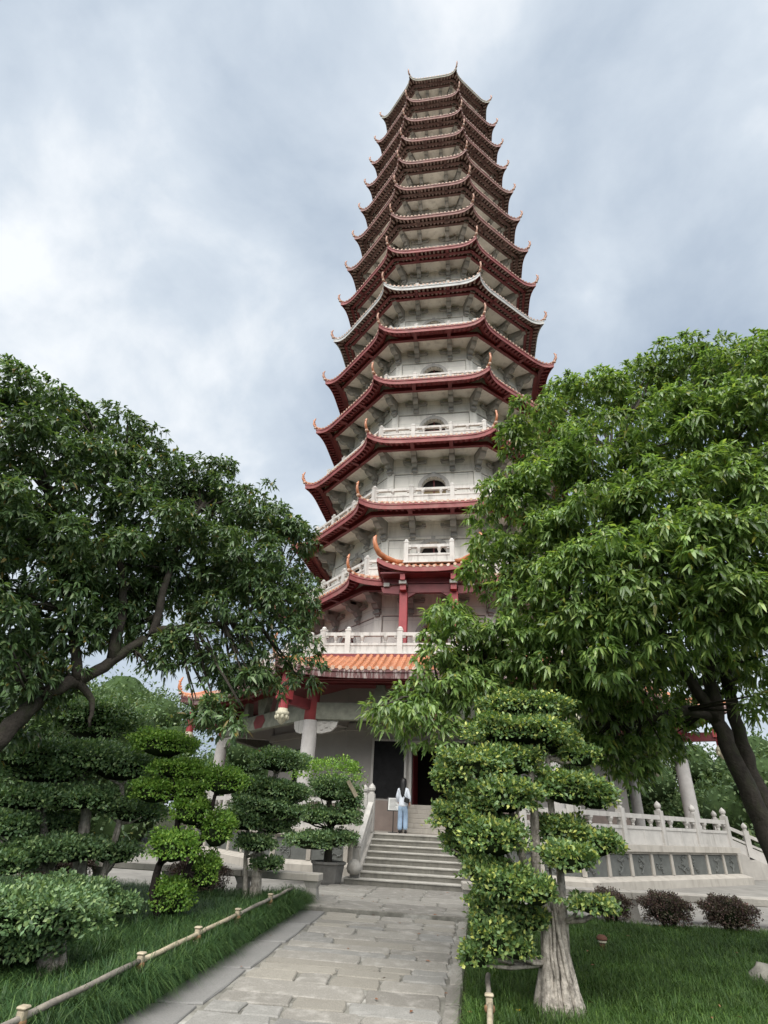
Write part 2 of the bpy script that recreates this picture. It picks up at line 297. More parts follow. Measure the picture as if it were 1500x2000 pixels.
RT=[(3.37,-19.8,8.89,0.8,0.8),(4.51,-19.54,9.88,0.84,0.84),(5.71,-19.41,10.26,0.78,0.78),(6.58,-19.8,10.28,0.79,0.79),(7.09,-20.65,9.43,0.81,0.81),(7.23,-21.33,8.96,0.66,0.66),(2.54,-20.19,6.67,0.79,0.79),(3.44,-20.32,7.13,0.87,0.87),(4.27,-21.03,7.3,0.86,0.86),(5.36,-20.89,7.79,0.9,0.9),(5.91,-21.7,7.25,0.81,0.81),(6.45,-22.02,7.17,0.65,0.65),(2.23,-20.17,5.61,0.57,0.57),(2.95,-20.74,5.53,0.76,0.76),(3.78,-21.41,5.65,0.79,0.79),(4.68,-21.7,5.84,0.8,0.8),(5.38,-22.0,5.81,0.77,0.77),(5.95,-22.3,5.78,0.59,0.59),(2.7,-20.71,4.62,0.64,0.64),(3.42,-21.33,4.64,0.75,0.75),(4.07,-22.02,4.6,0.69,0.69),(4.82,-22.29,4.69,0.7,0.7),(5.35,-22.54,4.64,0.6,0.6),(2.94,-20.74,3.84,0.57,0.57),(3.6,-21.37,3.83,0.6,0.6),(4.3,-21.77,4.0,0.57,0.57),(5.07,-22.4,4.06,0.53,0.53),(5.31,-22.52,3.82,0.38,0.38),(2.34,-20.48,4.08,0.47,0.47),(3.59,-19.83,3.48,0.64,0.64),(4.51,-19.54,3.68,0.62,0.62),(3.91,-18.88,2.81,0.54,0.54),(4.55,-19.03,2.8,0.44,0.44),(3.12,-19.76,3.28,0.56,0.56),(3.48,-18.8,2.72,0.5,0.5),(4.23,-18.95,2.48,0.37,0.37),(6.37,-19.7,3.96,0.51,0.51),(5.89,-20.58,3.11,0.26,0.26),(5.17,-19.75,4.02,0.39,0.39),(1.33,-20.66,4.16,0.47,0.47),(1.74,-20.35,3.85,0.5,0.5),(2.2,-20.17,3.65,0.5,0.5),(1.13,-20.87,3.4,0.47,0.47),(0.72,-21.11,2.96,0.39,0.39),(1.02,-21.08,2.65,0.3,0.3),(1.52,-20.65,3.17,0.39,0.39),(0.43,-21.25,2.86,0.19,0.19),(5.21,-20.83,4.63,0.65,0.65),(4.67,-18.55,4.33,0.59,0.59),(5.61,-18.1,3.76,0.44,0.44),(3.83,-19.37,4.68,0.66,0.66),(5.12,-20.26,5.69,0.72,0.72),(6.08,-19.57,4.52,0.54,0.54),(5.48,-18.27,3.36,0.36,0.36),(5.05,-18.13,3.06,0.38,0.38),(6.45,-18.64,3.94,0.39,0.39),(6.23,-18.55,4.34,0.39,0.39)]
LT=[(-6.04,-23.31,7.57,0.72,0.72),(-5.89,-22.38,7.78,0.67,0.67),(-5.68,-23.65,6.5,0.74,0.74),(-5.69,-21.49,8.26,0.67,0.67),(-5.55,-22.75,6.5,0.85,0.85),(-5.22,-21.74,6.8,0.89,0.89),(-4.96,-20.89,7.58,0.81,0.81),(-3.87,-20.16,7.72,0.62,0.62),(-3.89,-20.17,7.0,0.83,0.83),(-3.05,-19.72,7.15,0.77,0.77),(-2.23,-19.37,6.42,0.76,0.76),(-2.77,-20.14,5.84,0.88,0.88),(-3.56,-20.56,5.79,0.81,0.81),(-4.13,-21.52,5.88,0.85,0.85),(-4.79,-22.03,5.44,0.85,0.85),(-5.1,-23.0,5.15,0.8,0.8),(-1.91,-19.26,5.4,0.59,0.59),(-2.29,-19.93,5.05,0.71,0.71),(-3.05,-20.28,4.83,0.54,0.54),(-1.82,-19.76,4.28,0.54,0.54),(-2.43,-20.21,4.06,0.47,0.47),(-1.48,-19.64,3.69,0.31,0.31),(-5.03,-22.24,4.42,0.66,0.66),(-4.79,-21.38,4.74,0.5,0.5),(-5.18,-22.38,3.7,0.63,0.63),(-4.68,-21.94,3.62,0.45,0.45),(-4.48,-21.15,4.25,0.41,0.41),(-5.07,-22.28,3.03,0.53,0.53),(-4.97,-21.53,3.11,0.33,0.33),(-3.65,-21.2,3.49,0.27,0.27),(-2.86,-20.74,3.47,0.37,0.37),(-2.23,-21.0,2.7,0.37,0.37),(-2.78,-20.93,2.9,0.3,0.3),(-3.32,-20.99,3.93,0.4,0.4),(-5.65,-23.62,5.19,0.84,0.84),(-5.32,-23.23,3.74,0.72,0.72),(-5.39,-21.9,2.43,0.46,0.46),(-4.82,-20.78,5.29,0.49,0.49),(-4.12,-20.31,4.93,0.5,0.5),(-5.63,-21.43,3.38,0.51,0.51),(-5.78,-20.9,5.47,0.6,0.6),(-4.01,-19.66,5.39,0.59,0.59),(-4.86,-20.2,4.26,0.39,0.39),(-3.51,-20.87,3.7,0.35,0.35),(-2.84,-20.07,3.81,0.43,0.43),(-4.6,-20.87,4.74,0.52,0.52),(-5.61,-21.03,2.79,0.39,0.39),(-2.05,-19.95,3.57,0.37,0.37),(-2.21,-20.44,3.29,0.31,0.31),(-4.55,-21.58,3.85,0.38,0.38),(-4.34,-20.69,5.32,0.59,0.59),(-3.28,-19.84,5.54,0.63,0.63),(-4.91,-22.82,3.12,0.43,0.43),(-5.53,-22.02,5.27,0.72,0.72),(-4.53,-20.33,7.52,0.56,0.56)]
RTR={'trunk': [(6.4,-19.05,0.15),(6.26,-18.99,0.79),(6.14,-18.94,1.72),(5.95,-18.97,2.45),(5.8,-19.02,3.16),(5.75,-19.21,3.81),(5.83,-19.68,4.58),(5.79,-20.31,5.75),(5.69,-20.71,6.99)],'stem': [(6.65,-18.84,1.06),(6.36,-18.71,1.88),(6.25,-18.66,2.49),(6.2,-18.75,3.3),(6.19,-18.96,4.23),(6.35,-19.47,5.11),(6.73,-20.33,6.52)],'b1': [(5.79,-19.02,3.2),(5.42,-19.31,3.78),(4.99,-19.79,4.36),(4.35,-20.22,5.14),(3.57,-20.44,6.06)],'b2': [(5.77,-19.01,3.25),(5.26,-19.25,3.32),(4.8,-19.31,3.2),(4.04,-19.32,3.08),(3.2,-19.77,3.66),(2.0,-20.16,3.9),(0.92,-20.79,3.1)],'b3': [(4.99,-19.79,4.36),(4.01,-20.34,4.2),(3.04,-20.55,4.58),(2.35,-20.28,5.35)],'b4': [(5.75,-19.21,3.81),(5.38,-19.93,5.24),(4.86,-20.38,6.79),(4.48,-20.26,8.33)]}
LTR={'trunk': [(-5.08,-22.85,1.01),(-4.97,-22.59,1.77),(-4.83,-22.33,2.38),(-4.69,-22.08,2.89),(-4.46,-21.76,3.16),(-4.18,-21.43,3.54),(-3.81,-21.06,4.14),(-3.88,-20.99,4.98),(-3.94,-20.78,6.03),(-3.84,-20.37,7.2)],'b1': [(-3.81,-21.06,4.14),(-3.3,-20.64,4.36),(-2.8,-20.27,4.58),(-2.17,-19.78,5.32)],'b2': [(-4.46,-21.76,3.16),(-4.71,-21.96,3.99),(-5.04,-22.25,4.96),(-5.44,-22.63,6.25)],'b3': [(-4.18,-21.43,3.54),(-4.31,-21.4,4.54),(-4.69,-21.56,5.77),(-5.07,-21.35,7.28)],'b4': [(-4.46,-21.76,3.16),(-4.22,-21.58,2.88),(-4.17,-21.54,2.51)]}
PA=[(-3.08,-22.98,0.46,0.5,0.24),(-3.17,-23.29,0.38,0.43,0.29),(-2.91,-22.74,0.19,0.34,0.21),(-3.19,-22.81,0.09,0.39,0.25)]
PB=[(-6.14,-20.29,2.15,0.67,0.23),(-5.59,-19.73,2.16,0.82,0.26),(-4.82,-19.45,2.08,0.57,0.26),(-6.01,-19.8,1.91,0.74,0.17),(-5.97,-20.16,1.49,0.61,0.18),(-5.3,-19.89,1.53,0.64,0.18),(-4.46,-19.23,1.37,0.44,0.2),(-4.93,-19.28,1.46,0.33,0.15),(-5.89,-20.47,1.1,0.42,0.17),(-5.76,-19.61,1.15,0.41,0.13),(-5.36,-20.31,0.76,0.45,0.18),(-5.04,-19.95,0.79,0.47,0.2),(-4.73,-19.16,0.73,0.41,0.18),(-5.59,-20.62,0.6,0.4,0.17)]
PB2=[(-6.3,-18.77,3.06,1.01,0.38),(-6.09,-18.62,2.83,0.75,0.32)]
PC=[(-3.72,-20.07,2.41,0.54,0.25),(-3.45,-19.92,2.05,0.44,0.18),(-3.08,-19.85,1.94,0.35,0.16),(-2.58,-19.84,1.88,0.37,0.26),(-3.75,-19.98,1.69,0.35,0.23),(-3.02,-19.93,1.42,0.32,0.27),(-2.6,-19.74,1.16,0.29,0.31),(-3.09,-20.19,0.92,0.39,0.27),(-2.72,-19.68,0.59,0.22,0.3),(-3.07,-19.96,0.25,0.29,0.3),(-3.08,-19.96,1.74,0.26,0.17)]
PD=[(-2.47,-17.44,2.41,0.57,0.26),(-2.88,-17.48,1.91,0.53,0.21),(-2.37,-17.51,1.88,0.48,0.19),(-2.18,-17.03,1.81,0.33,0.2),(-2.66,-17.51,1.59,0.65,0.21),(-2.17,-17.45,1.47,0.4,0.17),(-2.96,-17.73,1.3,0.43,0.22),(-2.53,-17.25,1.23,0.47,0.19),(-2.67,-17.62,0.92,0.4,0.18),(-2.47,-17.44,0.58,0.3,0.14)]
PE=[(-2.29,-13.84,2.42,0.69,0.41),(-2.2,-13.62,2.06,0.58,0.36),(-1.67,-13.7,1.83,0.35,0.38),(-2.64,-13.62,1.44,0.47,0.27),(-1.96,-13.66,1.43,0.59,0.23),(-2.55,-13.81,0.87,0.66,0.24),(-1.99,-13.67,0.95,0.55,0.22)]
PF=[(2.34,-21.48,2.89,0.63,0.2),(2.23,-21.67,2.53,0.67,0.25),(2.76,-21.42,2.48,0.35,0.25),(1.68,-22.05,2.05,0.51,0.27),(1.39,-22.16,1.89,0.26,0.23),(1.47,-22.16,1.51,0.37,0.23),(1.99,-22.26,1.74,0.42,0.24),(1.82,-22.35,1.32,0.42,0.26),(1.46,-22.06,1.24,0.24,0.22),(2.79,-21.83,1.87,0.46,0.24),(3.1,-21.78,1.8,0.28,0.19),(2.68,-21.82,1.4,0.34,0.22),(3.04,-21.87,1.31,0.31,0.18),(2.63,-22.41,1.17,0.31,0.17),(1.93,-22.46,0.9,0.34,0.2),(1.78,-22.35,0.66,0.26,0.23),(2.24,-22.57,0.86,0.23,0.17),(1.77,-22.45,0.43,0.22,0.22),(2.16,-22.27,0.58,0.22,0.14),(2.85,-22.34,0.76,0.27,0.1),(2.03,-22.36,0.35,0.19,0.14),(1.66,-22.15,1.68,0.36,0.22),(2.13,-21.86,2.16,0.39,0.22),(1.72,-22.35,1.02,0.26,0.17),(3.01,-21.56,2.28,0.27,0.17),(1.61,-22.45,0.27,0.18,0.13)]
# ================================================================== SETTING
xs = np.concatenate([np.linspace(-600, -30, 12), np.linspace(-25, 25, 26), np.linspace(30, 600, 12)])
ys = np.concatenate([np.linspace(-400, -45, 8), np.linspace(-40, -17.66, 30), np.linspace(-17.4, 40, 12), np.linspace(60, 900, 12)])
X, Y_ = np.meshgrid(xs, ys); Z_ = gzn(Y_); Z_ = np.where(Y_ < -40, gz(-40), Z_)
V = np.stack([X, Y_, Z_], -1).reshape(-1, 3); nx = len(xs); ny = len(ys)
I = (np.arange(ny-1)[:, None]*nx+np.arange(nx-1)[None]).ravel()
g = link('ground', npmesh('ground', V, np.stack([I, I+1, I+nx+1, I+nx], 1), 'soil')); g['kind'] = 'structure'
# pavement round the terrace, apron in front of the stairs, mortar bed of the path
mb = MB()
mb.box(-17, 17, -16.72, 17, -.10, -.004)
tag(mb.build('pavement', 'pavement_stone'), None, kind='structure')
mb = MB(); mb.box(-2.05, 1.44, YA+.02, -13.2, -.2, -.003)
apron = mb.build('apron', 'mortar'); apron['kind'] = 'structure'
def slope_box(name, x0, x1, y0, y1, dz, m_):
    b = MB(); b.add([(x0,y0,gz(y0)+dz),(x1,y0,gz(y0)+dz),(x1,y1,gz(y1-1e-3)+dz),(x0,y1,gz(y1-1e-3)+dz),(x0,y0,gz(y0)-.2),(x1,y0,gz(y0)-.2),(x1,y1,gz(y1-1e-3)-.2),(x0,y1,gz(y1-1e-3)-.2)],
                    [(0,1,2,3),(7,6,5,4),(1,0,4,5),(2,1,5,6),(3,2,6,7),(0,3,7,4)]); return b.build(name, m_)
pathb = slope_box('path', -1.67, 1.43, -32, YA, .010, 'mortar'); pathb['kind'] = 'structure'
def slab(x0, x1, y0, y1, zf, h, parent, name, m_, jit=.02, rz=0., tilt=.004):
    """one irregular paving stone: wobbly outline, rounded arris"""
    pts = []
    def side(ax, ay, bx, by, n):
        for i in range(n):
            t = (i+(.12 if i == 0 else 0))/n; pts.append((ax+(bx-ax)*t+random.uniform(-jit, jit), ay+(by-ay)*t+random.uniform(-jit, jit)))
    nx_ = max(2, int((x1-x0)/.3)); ny_ = 2
    side(x0, y0, x1, y0, nx_); side(x1, y0, x1, y1, ny_); side(x1, y1, x0, y1, nx_); side(x0, y1, x0, y0, ny_)
    cx = (x0+x1)/2; cy = (y0+y1)/2; n = len(pts); b = MB(); v = []
    tx, ty, dz = random.uniform(-tilt, tilt), random.uniform(-tilt, tilt), random.uniform(-.004, .004)
    for lvl, k, e_ in ((-.06, 1., 0), (h-.012, 1., 0), (h, .012, 1)):
        for (px, py) in pts:
            if e_: d = math.hypot(px-cx, py-cy) or 1; qx, qy = px-(px-cx)/d*.014, py-(py-cy)/d*.014
            else: qx, qy = px, py
            v.append((qx, qy, zf(qy)+lvl+dz+tx*(qx-cx)+ty*(qy-cy)))
    fs = [(l*n+i, l*n+(i+1)%n, (l+1)*n+(i+1)%n, (l+1)*n+i) for l in (0, 1) for i in range(n)]+[tuple(2*n+i for i in range(n))]
    return b.add(v, fs).build(name, m_, parent)
pz = lambda y: gz(min(y, YA-1e-3))
y = YA-.02
row = 0
while y > -27.5:
    dep = random.choice((.24, .3, .34, .4, .46)); x = -1.10; first = True
    while x < 1.21:
        wd = random.choice((.4, .6, .8, 1.0, 1.2, 1.5)); x1 = x+wd
        if 1.24-x1 < .3: x1 = 1.24
        slab(x+.007, x1-.007, y-dep+.006, y-.006, pz, .030, pathb, 'paving_stone', random.choice(('path_stone', 'path_stone', 'path_stone_grey', 'path_stone_warm')), .020)
        x = x1
    y -= dep
y = YA-.02
while y > -27.5:
    ln = random.uniform(1.1, 1.5); slab(-1.655, -1.135, y-ln+.006, y-.006, pz, .03, pathb, 'border_slab', 'border_stone', .006); y -= ln
y = YA-.02
while y > -27.5:
    ln = random.uniform(.5, 1.0); slab(1.262, 1.42, y-ln+.01, y-.01, pz, .036, pathb, 'kerb_stone', 'path_stone', .010); y -= ln
az = lambda y: 0.
y = YA+.03
for dep in (.26, .32, .55, .62, .7, .8, .7, .5):
    x = -2.0
    while x < 1.38:
        wd = random.choice((.7, .9, 1.2, 1.5)); x1 = x+wd
        if 1.42-x1 < .4: x1 = 1.42
        if y+dep < -13.3: slab(x+.008, x1-.008, y+.006, y+dep-.006, az, .014, apron, 'paving_stone', 'path_stone', .008, tilt=.002)
        x = x1
    y += dep
# ================================================================== PAGODA
def rot(P, a): c, s = math.cos(a), math.sin(a); return [(x*c-y*s, x*s+y*c, z) for x, y, z in P]
FACES = (-2, -1, 0, 1, 2)
def octa(mb, Rr, z0, z1, R1=None, cap=True):
    R1 = R1 or Rr; v = []
    for k in range(8):
        a = R(-22.5+45*k); v.append((Rr*math.sin(a), -Rr*math.cos(a), z0))
    for k in range(8):
        a = R(-22.5+45*k); v.append((R1*math.sin(a), -R1*math.cos(a), z1))
    fs = [(k, (k+1) % 8, 8+(k+1) % 8, 8+k) for k in range(8)]
    if cap: fs += [tuple(range(7, -1, -1)), tuple(range(8, 16))]
    return mb.add(v, fs)
def octring(mb, Ro, Ri, z0, z1):
    v = []
    for z, r_ in ((z0, Ro), (z1, Ro), (z1, Ri), (z0, Ri)):
        for k in range(8): a = R(-22.5+45*k); v.append((r_*math.sin(a), -r_*math.cos(a), z))
    return mb.add(v, [(l*8+k, l*8+(k+1) % 8, ((l+1) % 4)*8+(k+1) % 8, ((l+1) % 4)*8+k) for l in range(4) for k in range(8)])
pagoda = tag(empty('pagoda'), 'tall octagonal pagoda with tiers of red upturned eaves and white walls', 'pagoda')
def eave_fn(Rc, zc, dl, dz):
    hw = Rc*S22
    def ev(x):
        u = min(1., abs(x)/hw); return Rc*C22-dl*(1-u**7), zc-dz*(1-u**5)
    return hw, ev
def tile_mesh(length, rise, rad, nseg, tm):
    """one course of barrel tiles running down the slope, from the eave (origin) inwards (+y), lapped joints, pale round end"""
    b = MB(); n = 5; prev = None
    for sgi in range(nseg):
        y0 = length*sgi/nseg; y1 = length*(sgi+1)/nseg
        for (yy, rr) in ((y0, rad*1.08), (y1, rad*.92)):
            t = yy/length; zz = rise*t*(.8+.2*t); o = len(b.v)
            for j in range(n): a = math.pi*j/(n-1); b.v.append((rr*math.cos(a), yy, zz+rr*1.05*math.sin(a)-.01))
            if prev is not None:
                b.f += [(prev+j+1, prev+j, o+j, o+j+1) for j in range(n-1)]; b.mi += [0]*(n-1)
            prev = o
    k = len(b.v); m_ = 8
    b.v += [(rad*.98*math.cos(2*math.pi*j/m_), -.015, rad*.15+rad*.98*math.sin(2*math.pi*j/m_)) for j in range(m_)]
    b.v += [(rad*.98*math.cos(2*math.pi*j/m_), .05, rad*.15+rad*.98*math.sin(2*math.pi*j/m_)) for j in range(m_)]
    b.f += [tuple(k+j for j in range(m_))]+[(k+(j+1) % m_, k+j, k+m_+j, k+m_+(j+1) % m_) for j in range(m_)]; b.mi += [1]*(m_+1)
    return b.mesh('roof_tile', (tm, 'tile_end'))
def finial_mesh(tm, k=1.0):
    b = MB()
    b.tube([(0, 1.25*k, .30*k), (0, .85*k, .16*k), (0, .45*k, .07*k), (0, .12*k, .08*k), (0, -.10*k, .20*k), (0, -.20*k, .40*k), (0, -.19*k, .62*k), (0, -.13*k, .82*k), (0, -.08*k, .93*k)],
           [.075*k, .075*k, .08*k, .085*k, .078*k, .068*k, .062*k, .055*k, .022*k], 7)
    b.ell((0, -.05*k, .08*k), (.10*k, .10*k, .10*k), 8, 6, 1)
    for q in range(4): b.ell((0, (-.06-.05*q)*k, (.30+.13*q)*k), (.04*k, .08*k, .06*k), 6, 5)
    return b.mesh('corner_finial', (tm, 'tile_end'), True)
FIN = {t: finial_mesh(t, .9) for t in ('tile_orange', 'tile_faded')}
def bracket_mesh(side=True, k=1.0):
    b = MB()
    prof = [(0,.08),(-.98,.08),(-.98,-.12),(-.84,-.22),(-.70,-.24),(-.66,-.38),(-.56,-.50),(-.42,-.54),(-.32,-.46),(-.28,-.58),(-.20,-.70),(-.08,-.74),(0,-.74)]
    b.prism_y([(y*k, z) for y, z in prof], -.14, .14)
    b.box(-.15, .15, -.20, 0, -.98, -.84); b.box(-.10, .10, -.14, 0, -.84, -.74); b.box(-.10, .10, -.12, 0, -1.10, -.98)
    b.box(-.14, .14, -.62, -.30, -.14, .02)
    if side:
        for s in (-1, 1):
            b.add([(s*.14,-.16,-.40),(s*.60,-.16,-.34),(s*.60,-.16,-.24),(s*.14,-.16,-.20),(s*.14,0,-.40),(s*.60,0,-.34),(s*.60,0,-.24),(s*.14,0,-.20)],
                  [(0,1,2,3),(7,6,5,4),(1,0,4,5),(2,1,5,6),(3,2,6,7),(0,3,7,4)])
            b.box(min(s*.46,s*.64), max(s*.46,s*.64), -.2, 0, -.24, -.16)
    return b.mesh('bracket', 'bracket_stone')
BR = bracket_mesh(True); BRC = bracket_mesh(False, 1.18)
def roof(Rc, zc, rin, zin, dl, dz, fh, tmat, fmat, smat, single, spacing=.26, faces=FACES, rad=.072, rows=2, roff=0., nseg=4, name='eave_roof', gap=None):
    """one octagonal skirt roof; single = faces whose tile courses are separate sub-parts"""
    hw, ev = eave_fn(Rc, zc, dl, dz); ai = rin*C22
    def surf(x, r_):
        re, ze = ev(x); t = max(0., min(1., (re-r_)/(re-ai))); return ze+(zin-ze)*t*(.8+.2*t)
    nu, ntt = 24, 4; dq = .84 if rows == 2 else .76
    top, sof = MB(), MB()
    for k in range(8):
        v = []; v2 = []
        for i in range(nu+1):
            u = -1+2*i/nu; x_e = u*hw; re, ze = ev(x_e)
            for j in range(ntt+1):
                t = j/ntt; r_ = re+(ai-re)*t; x_ = x_e+(u*rin*S22-x_e)*t
                v.append((x_, -r_, ze+(zin-ze)*t*(.8+.2*t)))
            for j, (dr, dz_) in enumerate(((.03, -.11), (.45, -.05), (dq, -.02))):
                kk = (re-dr)/re; v2.append((x_e*kk, -(re-dr), ze+dz_))
        f = [(i*(ntt+1)+j, (i+1)*(ntt+1)+j, (i+1)*(ntt+1)+j+1, i*(ntt+1)+j+1) for i in range(nu) for j in range(ntt)]
        top.add(rot(v, R(45*k)), f)
        sof.add(rot(v2, R(45*k)), [(i*3+j+1, (i+1)*3+j+1, (i+1)*3+j, i*3+j) for i in range(nu) for j in range(2)])
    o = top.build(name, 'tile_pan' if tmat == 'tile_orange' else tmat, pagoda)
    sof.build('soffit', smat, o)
    fa = MB()
    for k in range(8):
        v = []
        for i in range(nu+1):
            u = -1+2*i/nu; x = u*hw; re, ze = ev(x); kk = (re-.07)/re
            v += [(x, -re, ze-.015), (x, -re-.005, ze-.10), (x*.995, -re+.03, ze-.13), (x*.995, -re+.03, ze-fh), (x*kk, -re+.07, ze-fh), (x*kk, -re+.07, ze-.015)]
        fa.add(rot(v, R(45*k)), [((i+1)*6+j, (i+1)*6+(j+1) % 6, i*6+(j+1) % 6, i*6+j) for i in range(nu) for j in range(6)])
    fa.build('fascia', fmat, o)
    # rafters under the eave (hundreds of small ends)
    rf = MB()
    for k in faces:
        q = MB()
        for rr0, rr1, dzz in ((.08, .42, -.20), (.52, .78, -.16))[:rows]:
            n = int(2*(hw-.3)/.27)
            for i in range(n+1):
                x = -hw+.3+(2*hw-.6)*i/n; re, ze = ev(x); kk = (re-rr1)/re
                q.obox((x, -re+rr0, ze+dzz+.0), (x*(.4+.6*kk), -re+rr1, ze+dzz+.05), .12, .12)
        rf.add(rot(q.v, R(45*k)), q.f)
    stuff(rf.build('rafters', 'rafter_pale' if rows == 2 and Rc < 9 else smat, o))
    # eave beams: one per face and row
    bms = []
    for dr, h_, zz in (((.46, .16, -.26), (.83, .22, -.26)) if rows == 2 else ((.75, .22, -.26),)):
        b = MB(); re, ze = ev(0); hwk = (re-dr)*math.tan(R(22.5)); b.box(-hwk-.06, hwk+.06, -(re-dr)-.09, -(re-dr)+.09, ze+zz, ze+zz+h_); bms.append(b.mesh('eave_beam', smat))
    for k in faces:
        for me in bms: link('eave_beam', me, o, rz=R(45*k))
    # tile courses
    re0, ze0 = ev(0); tl = {}
    n = int(2*hw/spacing); rest = MB()
    for k in faces:
        for i in range(n):
            x = -hw+(i+.5)*2*hw/n
            if gap and k == 0 and abs(x) < gap: continue
            re, ze = ev(x); r1 = max(ai, abs(x)/math.tan(R(22.5))+.02)
            L_ = re-r1
            if L_ < .1: continue
            key = round(L_, 1); key = max(.1, key); rise = (surf(x, re-key)-ze)
            kk = (key, round(rise, 1))
            if kk not in tl: tl[kk] = tile_mesh(key, kk[1] if key > .4 else rise, rad, max(1, int(nseg*key/(re0-ai)+.5)), tmat)
            if k in single:
                t_ = link('roof_tile', tl[kk], o, loc=rot([(x, -re, ze+.01)], R(45*k))[0], rz=R(45*k))
            else:
                me = tl[kk]; P = [(q.co.x+x, q.co.y-re, q.co.z+ze+.01) for q in me.vertices]
                o0 = len(rest.v); rest.v += rot(P, R(45*k)); rest.f += [tuple(o0+j for j in p_.vertices) for p_ in me.polygons]; rest.mi += [p_.material_index for p_ in me.polygons]
    if rest.v: stuff(rest.build('roof_tiles', (tmat, 'tile_end'), o))
    ft = 'tile_orange' if tmat == 'tile_orange' else 'tile_faded'
    for k in range(-2, 4):
        a = R(-22.5+45*k); link('corner_finial', FIN[ft], o, loc=(Rc*math.sin(a), -Rc*math.cos(a), zc), rz=a)
    return o
def wall_face(mb, Rw, z0, z1, w_, zs, zt, depth=.35):
    """front face of an octagon wall with an arched (or flat) opening from the floor"""
    hw = Rw*S22; a = -Rw*C22; h = w_/2
    arc = [(-h, z0), (-h, zs)]+([(h*-math.cos(math.pi*i/10), zs+(zt-zs)*math.sin(math.pi*i/10)) for i in range(1, 10)] if zt > zs else [])+[(h, zs), (h, z0)]
    mb.add([(-hw,a,z0),(-h,a,z0),(-h,a,z1),(-hw,a,z1)], [(0,1,2,3)]); mb.add([(h,a,z0),(hw,a,z0),(hw,a,z1),(h,a,z1)], [(0,1,2,3)])
    up_ = arc[1:-1]; n = len(up_)
    mb.add([(x,a,z) for x, z in up_]+[(x,a,z1) for x, z in up_], [(i, i+1, n+i+1, n+i) for i in range(n-1)])
    n = len(arc); mb.add([(x,a,z) for x, z in arc]+[(x,a+depth,z) for x, z in arc], [(i, n+i, n+i+1, i+1) for i in range(n-1)])
    return arc
def storey(Rw, z0, z1, ze, win=True, wf=(-1, 0, 1)):
    mb = MB(); aw = Rw*C22; hw = Rw*S22
    h = 1.28 if hw > 2 else 1.0; zs = z0+1.66; zt = zs+h/2
    for k in range(-3, 5):
        q = MB()
        if k in FACES and win: wall_face(q, Rw, z0, z1, h, zs, zt)
        else: q.add([(-hw,-aw,z0),(hw,-aw,z0),(hw,-aw,z1),(-hw,-aw,z1)], [(0,1,2,3)])
        mb.add(rot(q.v, R(45*k)), q.f)
    o = mb.build('storey_wall', 'wall_white', pagoda)
    # trims: belt course and corner pilasters
    b = MB(); b.box(-hw-.02, hw+.02, -aw-.05, -aw+.02, ze-1.20, ze-1.06); 
    bm_ = b.mesh('belt_course', 'wall_white')
    b = MB(); b.box(-hw+.2, hw-.2, -aw-.004, -aw+.02, ze-1.245, ze-1.205); jm = b.mesh('joint', 'joint_dark')
    b = MB(); b.box(-hw+.2, -hw+.235, -aw-.004, -aw+.02, z0, ze-1.25); b.box(hw-.235, hw-.2, -aw-.004, -aw+.02, z0, ze-1.25); jm2 = b.mesh('joint', 'joint_dark')
    for k in (-1, 0, 1): link('joint', jm, o, rz=R(45*k)); link('joint', jm2, o, rz=R(45*k))
    for k in FACES: link('belt_course', bm_, o, rz=R(45*k))
    pl = MB(); pl.box(-.20, .20, -Rw-.02, -Rw+.22, z0, ze-1.2); pm = pl.mesh('corner_pilaster', 'wall_white')
    for k in range(-2, 4): link('corner_pilaster', pm, o, rz=R(-22.5+45*k))
    if win:
        arc = [(-h/2*math.cos(math.pi*i/12), zs+h/2*math.sin(math.pi*i/12)) for i in range(13)]
        p_ = MB(); pts = [(-h/2-.02, z0)]+arc+[(h/2+.02, z0)]
        p_.add([(x, -aw+.33, z) for x, z in pts], [tuple(range(len(pts)))])
        wm = p_.mesh('window', 'window_curtain')
        fl_ = MB(); fl_.add([(x, -aw+.315, z) for x, z in arc], [tuple(range(13))]); flm = fl_.mesh('arch_shade', 'dark_interior')  # dark sheet over the pane: shade below the arch added as a shape
        fr = MB(); ro = [(-(h/2+.2)*math.cos(math.pi*i/12), zs+(h/2+.2)*math.sin(math.pi*i/12)) for i in range(13)]
        full_i = [(-h/2, z0)]+arc+[(h/2, z0)]; full_o = [(-h/2-.2, z0)]+ro+[(h/2+.2, z0)]; n = len(full_i)
        v = [(x, -aw-.04, z) for x, z in full_i]+[(x, -aw-.04, z) for x, z in full_o]+[(x, -aw+.01, z) for x, z in full_o]+[(x, -aw+.1, z) for x, z in full_i]
        fr.add(v, [(i, i+1, n+i+1, n+i) for i in range(n-1)]+[(n+i, n+i+1, 2*n+i+1, 2*n+i) for i in range(n-1)]+[(3*n+i, 3*n+i+1, i+1, i) for i in range(n-1)])
        fr.box(-.10, .10, -aw-.09, -aw, zt-.04, zt+.26)
        fm = fr.mesh('window_frame', 'stone_light')
        mu = MB(); mu.box(-.03, .03, -aw+.27, -aw+.325, z0, zt); mu.box(-h/2, h/2, -aw+.275, -aw+.325, zs-.04, zs+.04); mm_ = mu.mesh('glazing_bar', 'red_paint')
        for k in wf:
            wo_ = link('window', wm, pagoda, rz=R(45*k)); link('window_frame', fm, wo_); link('arch_shade', flm, wo_); link('glazing_bar', mm_, wo_)
    return o
